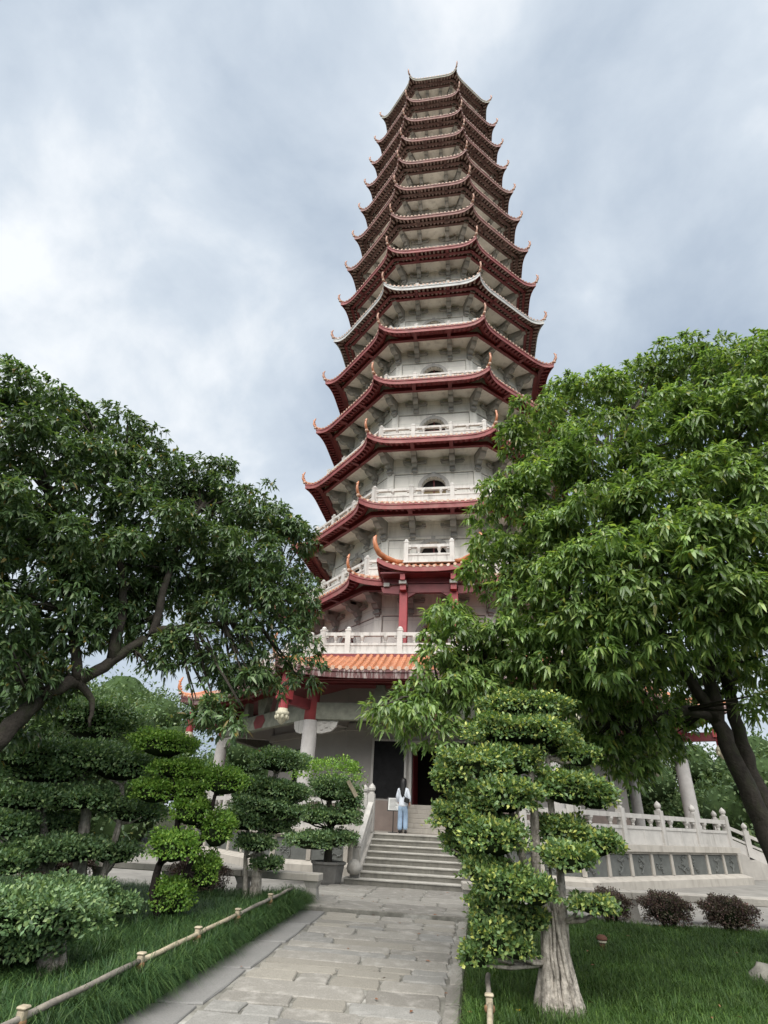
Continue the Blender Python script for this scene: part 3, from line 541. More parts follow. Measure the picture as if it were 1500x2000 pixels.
def post_mesh(h, w_=.2, m_='rail_white', bud=False):
    b = MB(); b.box(-w_/2, w_/2, -w_/2, w_/2, 0, h)
    if bud: b.lathe([(w_*.42, h), (w_*.42, h+.03), (w_*.30, h+.05), (w_*.52, h+.10), (w_*.56, h+.15), (w_*.42, h+.21), (w_*.12, h+.27), (.004, h+.29)], 10)
    else: b.box(-w_/2-.012, w_/2+.012, -w_/2-.012, w_/2+.012, h+.001, h+.07); b.lathe([(w_*.42, h+.07), (w_*.46, h+.12), (w_*.3, h+.17), (.01, h+.18)], 8)
    return b.mesh('post', m_)
def panel_mesh(L_, h, m_='rail_white', solid=.38):
    """balustrade panel L_ long: top rail, vases, mid rail, sunk board"""
    b = MB(); b.box(0, L_, -.075, .075, h-.13, h)
    b.box(0, L_, -.06, .06, h*solid, h*solid+.09); b.box(0, L_, -.035, .035, 0, h*solid); b.box(0, L_, -.055, .055, 0.002, .07)
    n = max(1, int(round(L_/1.1)))
    for i in range(n):
        x = (i+.5)*L_/n
        b.lathe([(.045, h*solid+.09), (.06, h*solid+.12), (.045, h*solid+.16), (.10, h-.18), (.10, h-.13)], 6, (x, 0, 0))
    b.box(L_/2-.03, L_/2+.03, -.045, .045, .07, h*solid)
    for x in (.0, L_-.12): b.box(x, x+.12, -.05, .05, h-.20, h-.13)
    return b.mesh('balustrade_panel', m_)
def balustrade(Rb, z, h, xs_, faces=FACES, m_='rail_white', parent=None, skip=()):
    b = MB(); octring(b, Rb+.16, Rb-.22, z-.14, z)
    o = b.build('balustrade', m_, parent or pagoda)
    hw = Rb*S22; ab = Rb*C22; pm = post_mesh(h+.06, .2, m_); cache = {}
    st = [-hw]+list(xs_)+[hw]
    for k in faces:
        for x in list(xs_)+[hw]+([-hw] if k == faces[0] else []):
            if (k, round(x, 1)) in skip: continue
            link('post', pm, o, loc=rot([(x, -ab, z)], R(45*k))[0], rz=R(45*k))
        for a, c in zip(st, st[1:]):
            if (k, 'p', round(a, 1)) in skip: continue
            L_ = round(c-a-.2, 2)
            if L_ not in cache: cache[L_] = panel_mesh(L_, h, m_)
            link('balustrade_panel', cache[L_], o, loc=rot([(a+.1, -ab, z)], R(45*k))[0], rz=R(45*k))
    return o
RC = [5.83,6.15,6.42,6.68,6.96,7.22,7.50,7.70,7.88,8.09,8.28,8.50,8.80,9.06]
ZC = [63.16,58.44,54.57,50.83,47.0,43.05,39.0,35.0,31.1,27.08,22.9,18.72,14.67,10.72]
for i in range(14):
    rc, zc = RC[i], ZC[i]
    up_t = i < 8
    tm = 'tile_orange' if i >= 10 else 'tile_faded'
    fm = 'weathered_fascia' if i == 0 else ('hazy_red' if i < 7 else ('pale_fascia' if i == 8 else 'red_fascia'))
    sm = 'hazy_soffit' if i < 7 else 'red_paint'
    single = (-1, 0) if i in (10, 11, 12, 13) else ()
    ro = roof(rc, zc, rc-1.25, zc+.30, .38, .20, .32, tm, fm, sm, single, nseg=3, rows=2 if i < 9 else 1, gap=2.0 if i == 13 else None)
    # floor slab above the roof and pale ceiling under the eave
    b = MB(); octring(b, rc-1.2, rc-3.2, zc+.12, zc+.32); b.build('floor_slab', 'wall_white', pagoda)
    b = MB(); octring(b, rc-(1.30 if i < 9 else 1.21), rc-3.0, zc-.20, zc+.119); b.build('eave_ceiling', 'wall_white', pagoda)
    rw = rc-2.5; zf = (ZC[i+1]+.32) if i < 13 else 6.85
    storey(rw, zf, zc-.1, zc)
    for k in FACES:
        for x in ((-1.0, 1.0) if rw*S22 > 1.6 else (-.62, .62)):
            link('bracket', BR, ro, loc=rot([(x, -rw*C22, zc-.29)], R(45*k))[0], rz=R(45*k)).scale = (1, 1.12, .88)
    cbm = MB(); ae = rc*C22-.38; cbm.box(-.10, .10, -(ae-.06), -(ae-.70), zc-.46, zc-.26); cbm = cbm.mesh('cross_beam', sm)
    for k in (-1, 0, 1):
        for x in ((-1.0, 1.0) if rw*S22 > 1.6 else (-.62, .62)): link('cross_beam', cbm, ro, loc=rot([(x, 0, 0)], R(45*k))[0], rz=R(45*k))
    for k in range(-2, 4):
        a = R(-22.5+45*k); link('bracket', BRC, ro, loc=(rw*math.sin(a), -rw*math.cos(a), zc-.29), rz=a).scale = (1.1, 1.12, .88)
    if i >= 8:
        hw = (rc-1.35)*S22
        sk = {(0, 'p', -1.0), (0, -1.0), (0, 1.0)} if i == 13 else ()
        balustrade(rc-1.35, zc+.36, .74 if i > 10 else .50, (-1.0, 1.0), faces=(-1, 0, 1) if i < 11 else FACES, skip=sk)
# cap roof and spire above the top eave
b = MB(); octa(b, 4.6, 63.5, 67.5, .5); cap = b.build('cap_roof', 'tile_faded', pagoda)
b = MB(); b.lathe([(.5,67.3),(.8,67.6),(.9,68),(.5,68.4),(.6,68.8),(.35,69.2),(.5,69.6),(.25,70),(.35,70.4),(.12,70.8),(.06,73)], 12); b.build('spire', 'tile_faded', cap)
# ---- porch over the first-floor balcony
b = MB(); hw = 2.06
def pe(x): u = abs(x)/hw; return -9.32-.05*u**4, 10.50+.42*u**3.2
v = []; nu = 16
for i in range(nu+1):
    x = -hw+2*hw*i/nu; y_, z_ = pe(x)
    for t in (0, .5, 1): v.append((x*(1-.35*t) if abs(x) > 1.2 else x, y_+t*1.0, z_+(11.0-z_)*t if abs(x) < 1.3 else z_+(11.0-z_)*t*t))
b.add(v, [(i*3+j, (i+1)*3+j, (i+1)*3+j+1, i*3+j+1) for i in range(nu) for j in range(2)])
for s in (-1, 1):      # side slopes
    y_, z_ = pe(hw); q = [(s*hw, y_, z_), (s*(hw+.02), -8.6, 10.62), (s*hw, -7.7, 10.66), (s*1.3, -7.7, 11.0), (s*hw*.65, -8.37, 11.0)]
    b.add(q, [(0,1,4), (1,2,3,4)] if s < 0 else [(4,1,0), (4,3,2,1)])
b.box(-1.34, 1.34, -8.4, -7.6, 10.9, 10.98)
porch = b.build('porch_roof', 'tile_pan', pagoda)
fa = MB()
v = []
for i in range(nu+1):
    x = -hw+2*hw*i/nu; y_, z_ = pe(x); v += [(x, y_, z_-.02), (x, y_, z_-.22), (x, y_+.08, z_-.22), (x, y_+.08, z_-.02)]
fa.add(v, [((i+1)*4+j, (i+1)*4+(j+1) % 4, i*4+(j+1) % 4, i*4+j) for i in range(nu) for j in range(4)])
for s in (-1, 1):
    y_, z_ = pe(hw); fa.obox((s*hw, y_, z_-.12), (s*(hw+.02), -8.6, 10.50), .07, .2); fa.obox((s*(hw+.02), -8.6, 10.5), (s*hw, -7.5, 10.52), .07, .2)
fa.build('fascia', 'red_fascia', porch)
tmp = tile_mesh(.95, .5, .066, 3, 'tile_orange')
for i in range(15):
    x = -1.95+3.9*i/14; y_, z_ = pe(x); o = link('roof_tile', tmp, porch, loc=(x, y_, z_+.0)); 
    if abs(x) > 1.2: o.scale = (1, max(.25, 1-(abs(x)-1.2)*.9), max(.2, .9-(abs(x)-1.2)*.9))
sof = MB(); sof.box(-1.95, 1.95, -9.2, -7.6, 10.26, 10.32); sof.build('soffit', 'red_paint', porch)
for s in (-1, 1):
    rd = MB(); y_, z_ = pe(hw)
    rd.tube([(s*1.12, -8.5, 11.06), (s*1.4, -8.75, 10.98), (s*1.75, -9.1, 11.0), (s*2.0, -9.34, 11.10), (s*2.13, -9.45, 11.32), (s*2.20, -9.5, 11.58), (s*2.20, -9.5, 11.78), (s*2.15, -9.46, 11.9)],
            [.10, .11, .12, .12, .11, .10, .085, .03], 8)
    rd.build('corner_finial', 'tile_orange', porch, True)
    for j in range(5):
        rr = MB(); yy = -9.15+j*.28; rr.obox((s*2.02, yy, 10.50+.14*(1-j/5)), (s*1.4, yy, 10.40), .10, .10); rr.build('rafter', 'red_paint', porch)
    c = MB(); c.box(s*1.03-.165, s*1.03+.165, -8.72, -8.39, 6.85, 9.62); pc = c.build('porch_column', 'red_post', pagoda, bevel=.02)
    c = MB(); c.box(s*1.03-.12, s*1.03+.12, -8.98, -8.42, 9.63, 9.86); c.box(s*1.03-.10, s*1.03+.10, -9.16, -8.42, 10.0, 10.26); c.build('capital', 'red_post', pc)
    c = MB(); c.box(s*1.03-.15, s*1.03+.15, -9.08, -8.5, 9.861, 9.999); c.build('capital_block', 'bracket_stone', pc)
    c = MB(); c.add([(s*1.2,-8.68,9.55),(s*1.9,-8.68,9.62),(s*1.98,-8.68,9.85),(s*1.2,-8.68,9.9),(s*1.2,-8.48,9.55),(s*1.9,-8.48,9.62),(s*1.98,-8.48,9.85),(s*1.2,-8.48,9.9)], [(0,1,2,3),(7,6,5,4),(1,0,4,5),(2,1,5,6),(3,2,6,7),(0,3,7,4)]); c.build('beam_end', 'red_paint', pc)
    c = MB(); c.box(min(s*1.62, s*1.86), max(s*1.62, s*1.86), -8.78, -8.46, 9.86, 10.02); c.build('capital_block', 'bracket_stone', pc)
b = MB(); b.prism_y([(-8.66, 9.62), (-8.48, 9.62), (-8.48, 9.98), (-8.66, 9.98)], -.86, .86)
for s in (-1, 1): b.add([(s*.86,-8.64,9.40),(s*.86,-8.64,9.62),(s*.52,-8.64,9.62),(s*.86,-8.5,9.40),(s*.86,-8.5,9.62),(s*.52,-8.5,9.62)], [(0,1,2),(5,4,3),(0,3,4,1),(1,4,5,2),(2,5,3,0)])
b.build('lintel', 'red_paint', porch)
b = MB(); b.box(-1.9, 1.9, -8.66, -8.48, 10.02, 10.255); b.build('porch_beam', 'red_paint', porch)
b = MB(); b.box(-1.1, 1.1, -8.66, -7.65, 10.981, 11.03); bal = b.build('balcony', 'rail_white', pagoda)
pm = post_mesh(.92, .19)
for s in (-1, 1): link('post', pm, bal, loc=(s*.98, -8.52, 11.03))
link('balustrade_panel', panel_mesh(1.77, .82), bal, loc=(-.885, -8.52, 11.03))
sp = panel_mesh(.8, .82)
for s in (-1, 1): link('balustrade_panel', sp, bal, loc=(s*.98, -8.42, 11.03), rz=R(90))
# ---- ground floor: big skirt roof, balcony balustrade, colonnade, inner wall
gr = roof(12.9, 6.12, 10.55, 6.70, .50, .28, .30, 'tile_orange', 'stained_fascia', 'red_paint', (-1, 0), spacing=.25, rad=.078, nseg=7, name='skirt_roof')
b = MB(); octring(b, 10.6, 6.0, 6.55, 6.79); octring(b, 11.0, 6.3, 5.95, 6.02); b.build('floor_slab', 'red_paint', pagoda)
balustrade(10.39, 6.84, .80, (-3.0, -1.0, 1.0, 3.0))
wl = MB(); Rg = 8.4; ag = Rg*C22; hwg = Rg*S22
for k in range(-3, 5):
    q = MB()
    if k == 0: wall_face(q, Rg, 1.1, 5.97, 1.36, 3.95, 3.95, 2.2)
    else: q.add([(-hwg,-ag,1.1),(hwg,-ag,1.1),(hwg,-ag,5.97),(-hwg,-ag,5.97)], [(0,1,2,3)])
    wl.add(rot(q.v, R(45*k)), q.f)
gw = wl.build('ground_storey_wall', 'ground_wall', pagoda)
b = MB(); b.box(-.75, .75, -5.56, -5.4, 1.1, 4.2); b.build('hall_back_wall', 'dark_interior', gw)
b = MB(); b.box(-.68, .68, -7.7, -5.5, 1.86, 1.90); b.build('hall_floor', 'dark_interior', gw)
for s, ln in ((-1, .62), (1, .66)):
    b = MB(); b.obox((s*.66, -7.45, 2.9), (s*(.66-.10), -6.85, 2.9), .05, 2.0); dl_ = b.build('door_leaf', 'door_red', gw)
b = MB()
for s in (-1, 1): b.box(min(s*.682, s*.78), max(s*.682, s*.78), -ag-.06, -ag+.1, 1.95, 3.95)
b.box(-.78, .78, -ag-.06, -ag+.1, 3.951, 4.06); b.build('door_frame', 'stone_light', gw)
for s in (-1, 1):
    b = MB(); b.box(min(s*.95, s*2.1), max(s*.95, s*2.1), -ag-.045, -ag+.02, 2.12, 4.02); ip = b.build('inscription_panel', 'black_stone', gw)
    b = MB()
    for x0, x1 in ((.87, .95), (2.1, 2.18)): b.box(min(s*x0, s*x1), max(s*x0, s*x1), -ag-.07, -ag+.02, 2.05, 4.10)
    b.box(min(s*.95, s*2.1), max(s*.95, s*2.1), -ag-.068, -ag+.02, 4.021, 4.098); b.build('panel_frame', 'stone_light', ip)
b = MB(); octring(b, Rg+.06, Rg-.1, 1.1, 2.0)
q = MB()
for k in range(8):
    if k == 0:
        for s in (-1, 1): q.box(min(s*.72, s*hwg), max(s*.72, s*hwg), -ag-.08, -ag+.02, 1.1, 2.04)
    else:
        t = MB(); t.box(-hwg-.03, hwg+.03, -ag-.08, -ag+.02, 1.1, 2.04); q.add(rot(t.v, R(45*k)), t.f)
q.build('dado', 'dado_stone', gw)
for k in (-1, 1):
    b = MB(); b.box(-.8, .8, -ag-.03, -ag+.02, 2.5, 3.9); w_ = b.build('window', 'black_stone', gw, rz=R(45*k))
b = MB(); b.box(-hwg, hwg, -ag-.16, -ag, 4.36, 4.62); lb = b.mesh('wall_beam', 'ground_wall')
for k in FACES: link('wall_beam', lb, gw, rz=R(45*k))
Rk = 10.65; hk = Rk*S22; ak = Rk*C22
cm = MB(); cm.lathe([(.36,0),(.36,.12),(.30,.20),(.265,.24),(.265,1.5),(.25,3.3)], 20); cmesh = cm.mesh('column', 'column_stone', True)
for k in range(-2, 4):
    a = R(-22.5+45*k); cl = link('column', cmesh, pagoda, loc=(Rk*math.sin(a), -Rk*math.cos(a), 1.1), rz=a)
    b = MB(); b.lathe([(.25,3.301),(.25,4.80)], 16); b.build('column_head', 'red_post', cl, True)
    # carved corner brackets under the beams, both sides
    for s in (-1, 1):
        c = MB(); c.add([(0,0,-.05),(.78,0,-.05),(.70,0,-.28),(.55,0,-.42),(.22,0,-.50),(0,0,-.50)]+[(0,.12,-.05),(.78,.12,-.05),(.70,.12,-.28),(.55,.12,-.42),(.22,.12,-.50),(0,.12,-.50)],
                     [(5,4,3,2,1,0),(6,7,8,9,10,11)]+[(i, (i+1) % 6, 6+(i+1) % 6, 6+i) for i in range(6)])
        for q_ in range(9): c.ell((.1+random.random()*.5, -.012, -.12-random.random()*.26), (.05, .025, .035), 6, 4)
        o = c.build('carved_bracket', 'stone_light', cl); o.location = (0, 0, 3.38)
        o.rotation_euler = (0, 0, R(22.5)) if s > 0 else (0, 0, R(180-22.5)); o.location = (s*.22, .07*1, 3.38)
    # radial beam to the hall wall
    b = MB(); b.box(-.13, .13, .2, 2.25, 3.35, 3.85); b.build('tie_beam', 'ground_wall', cl)
    # hanging lotus post under the eave corner
    b = MB(); b.tube([(0,-1.55,3.45),(0,-1.55,4.75)], .16, 12); b.box(-.2, .2, -1.76, -1.34, 3.75, 4.05); hp = b.build('hanging_post', 'red_post', cl)
    b = MB(); b.lathe([(.03,2.95),(.10,3.0),(.17,3.12),(.20,3.22),(.23,3.24),(.23,3.34),(.18,3.36),(.16,3.45)], 14, (0,-1.55,0))
    for j in range(8): t = 2*math.pi*j/8; b.ell((.19*math.cos(t), -1.55+.19*math.sin(t), 3.17), (.06,.06,.09), 6, 5)
    b.build('lotus_pendant', 'lotus_cream', hp, True)
    b = MB(); b.box(-.1, .1, -1.6, .0, 3.62, 3.95); b.build('cantilever', 'red_paint', cl)
for k in FACES:
    b = MB(); b.box(-hk+.15, hk-.15, -ak-.14, -ak+.14, 4.42, 5.0); ar = b.build('architrave', 'beam_green', pagoda, rz=R(45*k), bevel=.015)
    b = MB(); b.add([(-.55,-ak-.16,4.72),(-.32,-ak-.16,4.46),(.32,-ak-.16,4.46),(.55,-ak-.16,4.72),(.32,-ak-.16,4.96),(-.32,-ak-.16,4.96)], [(0,1,2,3,4,5)]); b.build('painted_panel', 'red_paint', ar)
    for xa, xb, xc, xd in ((-1.9, -1.3, -1.45, -1.75), (1.3, 1.9, 1.75, 1.45), (-.25, .25, .5, -.5)):
        b = MB(); b.add([(xx, yy, zz) for yy in (-ak-.12, -ak+.12) for xx, zz in ((xa, 5.0), (xb, 5.0), (xc, 5.62), (xd, 5.62))], [(0,1,2,3),(7,6,5,4),(1,0,4,5),(2,1,5,6),(3,2,6,7),(0,3,7,4)]); b.build('strut_block', 'beam_green', ar)
    b = MB(); b.box(-hk, hk, -ak-.1, -ak+.1, 5.621, 5.94); b.build('upper_beam', 'red_paint', ar)
# ================================================================== TERRACE, STAIRS
terrace = tag(empty('terrace'), 'octagonal pale stone terrace with dark carved panels under the pagoda', 'terrace')
b = MB(); octa(b, 11.72, 0, 1.0); b.build('core', 'granite', terrace)
b = MB(); octa(b, 12.2, -.01, .20); octa(b, 12.2, .20, .30, 11.85); b.build('plinth', 'granite_cream', terrace)
b = MB(); octa(b, 12.0, .93, 1.10); octa(b, 11.88, .86, .93); b.build('cornice', 'granite_cream', terrace)
Rt = 11.84; ht = Rt*S22; at_ = Rt*C22
def carved(L_, h):
    c = MB(); c.box(-L_/2, L_/2, -.02, .05, 0, h)
    x, z = random.uniform(-.2, .2)*L_, .06; pts = [(x, -.03, z)]
    for q in range(6): x += random.uniform(-.16, .16)*L_; z += random.uniform(.05, .11)*h/.5*.8; pts.append((max(-L_*.42, min(L_*.42, x)), -.035, min(z, h-.05)))
    c.tube(pts, [.03, .028, .026, .022, .02, .016, .012], 5)
    for p_ in pts[1:]:
        e_ = (max(-L_*.45, min(L_*.45, p_[0]+random.uniform(-.28, .28))), -.03, min(h-.04, max(.04, p_[2]+random.uniform(-.08, .12)))); c.tube([p_, e_], [.014, .008], 5)
        for q in range(3): c.ell((max(-L_*.46, min(L_*.46, e_[0]+random.uniform(-.06, .06))), -.035, min(h-.03, max(.03, e_[2]+random.uniform(-.05, .05)))), (.04, .025, .028), 6, 5)
    return c.mesh('carved_panel', 'carved_dark')
CV = [carved(.98, .54) for _ in range(5)]
tp = MB(); tp.box(-.065, .065, -.06, .05, 0, .56); tpm = tp.mesh('pilaster', 'granite_cream')
for k in (-2, -1, 0, 1, 2):
    n = 8; stp = 2*ht/n
    for i in range(n):
        x = -ht+(i+.5)*stp
        if k == 0 and abs(x) < 1.7: continue
        link('carved_panel', CV[(i*3+k) % 5], terrace, loc=rot([(x, -at_+.0, .30)], R(45*k))[0], rz=R(45*k))
        link('pilaster', tpm, terrace, loc=rot([(x+stp/2, -at_, .30)], R(45*k))[0], rz=R(45*k))
TP = post_mesh(1.0, .2, 'stone_light', True)
def tbal(k, x0, x1, n, label):
    """straight balustrade along a terrace edge"""
    Rb = 11.72; ab = Rb*C22
    t = tag(empty('stone_balustrade', rot([(x0, -ab, 1.1)], R(45*k))[0], R(45*k)), label, 'balustrade', 'terrace balustrades')
    stp = (x1-x0)/n; pmm = panel_mesh(round(stp-.2, 3), .86, 'stone_light', .5)
    for i in range(n+1): link('post', TP, t, loc=(i*stp, 0, 0))
    for i in range(n): link('balustrade_panel', pmm, t, loc=(i*stp+.1, 0, 0))
    return t
hb = 11.72*S22
tbal(1, -hb+.05, hb-.05, 4, 'pale stone balustrade on the terrace right of the cloud-pruned fig, above dark carved panels')
tbal(-1, -hb+.05, hb-.05, 4, 'pale stone balustrade on the terrace glimpsed behind the bright green topiary')
tbal(0, -hb+.15, -1.8, 2, 'short stone balustrade behind the potted topiary, left of the stairs')
tbal(0, 1.62, hb-.15, 2, 'short stone balustrade right of the stairs, behind the cloud-pruned fig')
st = tag(empty('stone_stairs', (0, -13.45, 0)), 'wide grey stone stairs leading up to the terrace', 'stairs')
NS = 8; RH = 1.1/NS; TD = .30
for i in range(NS):
    x0, x1 = (-1.40, 1.28) if i else (-1.74, 1.34)
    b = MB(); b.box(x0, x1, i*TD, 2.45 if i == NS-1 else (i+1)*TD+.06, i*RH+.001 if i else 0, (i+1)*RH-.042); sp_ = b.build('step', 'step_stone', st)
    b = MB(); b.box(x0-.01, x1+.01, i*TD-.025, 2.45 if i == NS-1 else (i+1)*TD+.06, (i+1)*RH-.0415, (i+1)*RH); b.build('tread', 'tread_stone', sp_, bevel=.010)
for s, xx in ((-1, -1.50), (1, 1.40)):
    b = MB(); b.add([(xx-.12,.10,0),(xx-.12,2.4,0),(xx-.12,2.4,1.12),(xx-.12,2.1,1.12),(xx-.12,.10,.22),(xx+.12,.10,0),(xx+.12,2.4,0),(xx+.12,2.4,1.12),(xx+.12,2.1,1.12),(xx+.12,.10,.22)],
                    [(0,4,3,2,1),(5,6,7,8,9)]+[(i, (i+1) % 5, 5+(i+1) % 5, 5+i) for i in range(5)]); ck = b.build('cheek_wall', 'granite', st)
sb = {}
for s, xx, lb in ((-1, -1.50, 'sloping stone balustrade on the left side of the front stairs'), (1, 1.40, 'sloping stone balustrade on the right side of the front stairs, beside the cloud-pruned fig')):
    t = tag(empty('stair_balustrade', (xx, -13.45, 0)), lb, 'balustrade')
    link('post', TP, t, loc=(0, 2.15, 1.12))
    lp = MB(); lp.box(-.09, .09, -.09, .09, .0, .52); lp.lathe([(.09,.52),(.11,.56),(.10,.62),(.02,.68)], 8); link('post', lp.mesh('post', 'granite'), t, loc=(0, .26, .26))
    for dz, h_, w_ in ((.20, .30, .07), (.45, .08, .12), (.74, .12, .15)):
        b = MB(); zz = .22+dz
        y0 = .30 if dz < .7 else .42
        f_ = lambda y: .22+(y-.10)*.45
        b.obox((0, y0, f_(y0)+dz*(.45 if y0 < .4 else .62)), (0, 2.06, f_(2.06)+dz), w_, h_); b.build('rail', 'stone_light', t)
    b = MB(); b.lathe([(.05,0),(.16,.04),(.20,.14),(.16,.26),(.05,.34)], 10, (0,.02,.2)); b.build('drum_stone', 'granite', t, True)
# inner flight up to the door
st2 = tag(empty('inner_stairs', (0, -9.62, 1.1)), 'short flight of warm stone steps up to the dark doorway', 'stairs')
for i in range(6):
    b = MB(); b.box(-.74, .84, i*.29, 1.85, i*.14+.001 if i else 0, (i+1)*.14); b.build('step', 'granite_cream', st2, bevel=.012)
for s in (-1, 1):
    b = MB(); x0 = s*.80 if s < 0 else .86; b.box(min(x0, x0+s*.16), max(x0, x0+s*.16), .0, 1.84, 0, .95); b.build('cheek_block', 'dado_stone', st2)
# side stairs on the right side of the terrace
es = tag(empty('side_stairs', (11.1, 0, 0)), 'grey stone side stairs with sloping balustrade at the right edge', 'stairs')
for i in range(8):
    b = MB(); b.box(-.05, .05+2.3-i*.3, -1.9, 1.9, i*.1375+.001 if i else 0, (i+1)*.1375); b.build('step', 'granite', es)
b = MB(); b.add([(0,-2.1,0),(2.6,-2.1,0),(2.6,-2.1,.2),(.3,-2.1,1.12),(0,-2.1,1.12),(0,-1.9,0),(2.6,-1.9,0),(2.6,-1.9,.2),(.3,-1.9,1.12),(0,-1.9,1.12)], [(0,1,2,3,4),(9,8,7,6,5)]+[((i+1) % 5, i, 5+i, 5+(i+1) % 5) for i in range(5)]); b.build('cheek_wall', 'granite', es)
for x, z in ((.25, 1.12), (1.3, .72), (2.35, .30)): link('post', TP, es, loc=(x, -2.0, z-.05))
for dz, h_, w_ in ((.2, .4, .07), (.50, .08, .12), (.82, .12, .15)):
    b = MB(); b.obox((.25, -2.0, 1.1+dz), (2.35, -2.0, .28+dz), w_, h_); b.build('rail', 'stone_light', es)
# low stone benches that edge the garden beds
def bench(x0, x1, y0, y1, label, n):
    t = tag(empty('stone_bench', (x0, y0, 0)), label, 'bench', 'low stone benches edging the beds')
    L_ = math.hypot(x1-x0, y1-y0); a = math.atan2(y1-y0, x1-x0); t.rotation_euler = (0, 0, a)
    for i in range(n):
        b = MB(); b.box(i*L_/n+.004, (i+1)*L_/n-.004, -.19, .19, .33, .46); b.build('seat_slab', 'granite_cream', t, bevel=.015)
    for i in range(n+1):
        x = min(max(i*L_/n, .16), L_-.16); b = MB(); b.add([(x-.14,-.15,-.1),(x+.14,-.15,-.1),(x+.14,.15,-.1),(x-.14,.15,-.1),(x-.10,-.11,.22),(x+.10,-.11,.22),(x+.10,.11,.22),(x-.10,.11,.22),(x-.15,-.15,.329),(x+.15,-.15,.329),(x+.15,.15,.329),(x-.15,.15,.329)],
            [(3,2,1,0),(0,1,5,4),(1,2,6,5),(2,3,7,6),(3,0,4,7),(4,5,9,8),(5,6,10,9),(6,7,11,10),(7,4,8,11),(8,9,10,11)]); b.build('pedestal', 'granite', t)
bench(1.30, 12.5, -16.62, -15.4, 'long low stone bench edging the lawn behind the round purple shrubs', 7)
bench(-9.5, -1.48, -16.9, -16.9, 'long low stone bench edging the left bed in front of the potted topiary', 5)
# ================================================================== VEGETATION
def to_box(pts):  # local helper: mean of a point list
    a = np.array(pts); return a.mean(0)
def rosette_leaves(C_, Rr, Rz, n, k, L, W, up_bias=.25, droop=.45, shell=.62):
    """n twig ends spread through a clump, k leaves round each, drooping"""
    d = nrm(rng.normal(size=(n, 3))); d[:, 2] = d[:, 2]*.9+up_bias; d = nrm(d)
    rad = shell+(1-shell)*rng.random(n)**.6; rad *= rng.uniform(.85, 1.15, n)
    P = np.array(C_)+d*rad[:, None]*np.array([Rr, Rr, Rz])
    out = nrm(d+rng.normal(size=(n, 3))*.35+np.array([0, 0, -.12]))
    P = np.repeat(P, k, 0); O = np.repeat(out, k, 0); m_ = len(P)
    D = nrm(O*.75+rng.normal(size=(m_, 3))*.62+np.array([0, 0, -droop]))
    P = P+D*rng.uniform(0, .05, m_)[:, None]
    Nn = nrm(np.array([0, 0, 1.])+O*.3+rng.normal(size=(m_, 3))*.35)
    return leaf_verts(P, D, Nn, L*rng.uniform(.65, 1.2, m_), W*rng.uniform(.75, 1.2, m_), droop*.7)
def spray(c, r_, d, n, L, W, droop):
    """one umbrella of leaves: twig ends over a small dome, leaves hanging outwards"""
    e_ = nrm(rng.normal(size=(n, 3))*np.array([1, 1, .7])+np.array([0, 0, .55])+d*.45); P = c+e_*r_*rng.uniform(.7, 1.05, n)[:, None]*np.array([1, 1, .8])
    k = 6; P = np.repeat(P, k, 0); O = np.repeat(e_, k, 0); m_ = n*k
    D = nrm(O*np.array([.9, .9, .35])+rng.normal(size=(m_, 3))*.55+np.array([0, 0, -droop]))
    Nn = nrm(np.array([0, 0, .9])+O*.7+rng.normal(size=(m_, 3))*.3)
    return leaf_verts(P, D, Nn, L*rng.uniform(.4, 1.25, m_)*rng.uniform(.8, 1.2), W*rng.uniform(.75, 1.2, m_), droop*.6)
def join(parts):
    Vs, Fs, o = [], [], 0
    for V, F in parts: Vs.append(V); Fs.append(F+o); o += len(V)
    return np.concatenate(Vs), np.concatenate(Fs)
def big_tree(name, label, clumps, limbs, leaf, bark, L, W, dens, droop, base, group=None):
    t = tag(empty(name, base), label, 'tree', group); B = Vector(base)
    parts = []
    for (x, y, z, r_, rz_) in clumps:
        c = np.array((x-B.x, y-B.y, z-B.z)); ns = int(dens*(r_/.7)**2)
        for q in range(ns):          # umbrella-shaped sprays round the clump
            d = rng.normal(size=3); d[2] = d[2]*.9+.25; d /= np.linalg.norm(d)
            sc_ = c+d*np.array((r_, r_, rz_))*rng.uniform(.55, .98); sr = rng.uniform(.17, .32)
            parts.append(spray(sc_, sr, d, int(16*(sr/.25)**2)+3, L, W, droop))
        parts.append(rosette_leaves(c, r_*.7, rz_*.65, int(16*(r_/.7)**2), 7, L, W, droop=droop, shell=.1))
    V, F = join(parts)
    link('crown', npmesh('crown', V, F, leaf), t)['kind'] = 'stuff'
    for i, (pts, r0, r1) in enumerate(limbs):
        P = [Vector(q)-B for q in pts]; Q = []; rad = []
        for a, b in zip(P, P[1:]):
            for s in range(4): Q.append(a.lerp(b, s/4)+Vector((random.uniform(-1, 1), random.uniform(-1, 1), random.uniform(-1, 1)))*.025)
        Q.append(P[-1]); n = len(Q); rad = [r0+(r1-r0)*j/(n-1) for j in range(n)]
        mb = MB(); mb.tube(Q, rad, 10, noise=.07, lump=.06); mb.build('trunk' if i == 0 else 'branch', bark, t, True)
    # thin twigs from the limbs into the clumps
    tw = MB(); lp_ = [(Vector(a).lerp(Vector(b), s/5))-B for i, (pts, _, _) in enumerate(limbs) for a, b in zip(pts[(3 if i == 0 else 0):], pts[(4 if i == 0 else 1):]) for s in range(5)]
    for (x, y, z, r_, rz_) in clumps:
        c = Vector((x, y, z))-B; best = min(lp_, key=lambda q: (q-c).length)
        for q in range(3):
            e_ = c+Vector((random.uniform(-1, 1), random.uniform(-1, 1), random.uniform(-.3, .9)))*r_*.8; mid = best.lerp(e_, .5)+Vector((0, 0, random.uniform(-.1, .15)))
            tw.tube([best, mid, e_], [.035, .02, .008], 5)
    stuff(tw.build('twigs', bark, t, True))
    return t
T = RTR
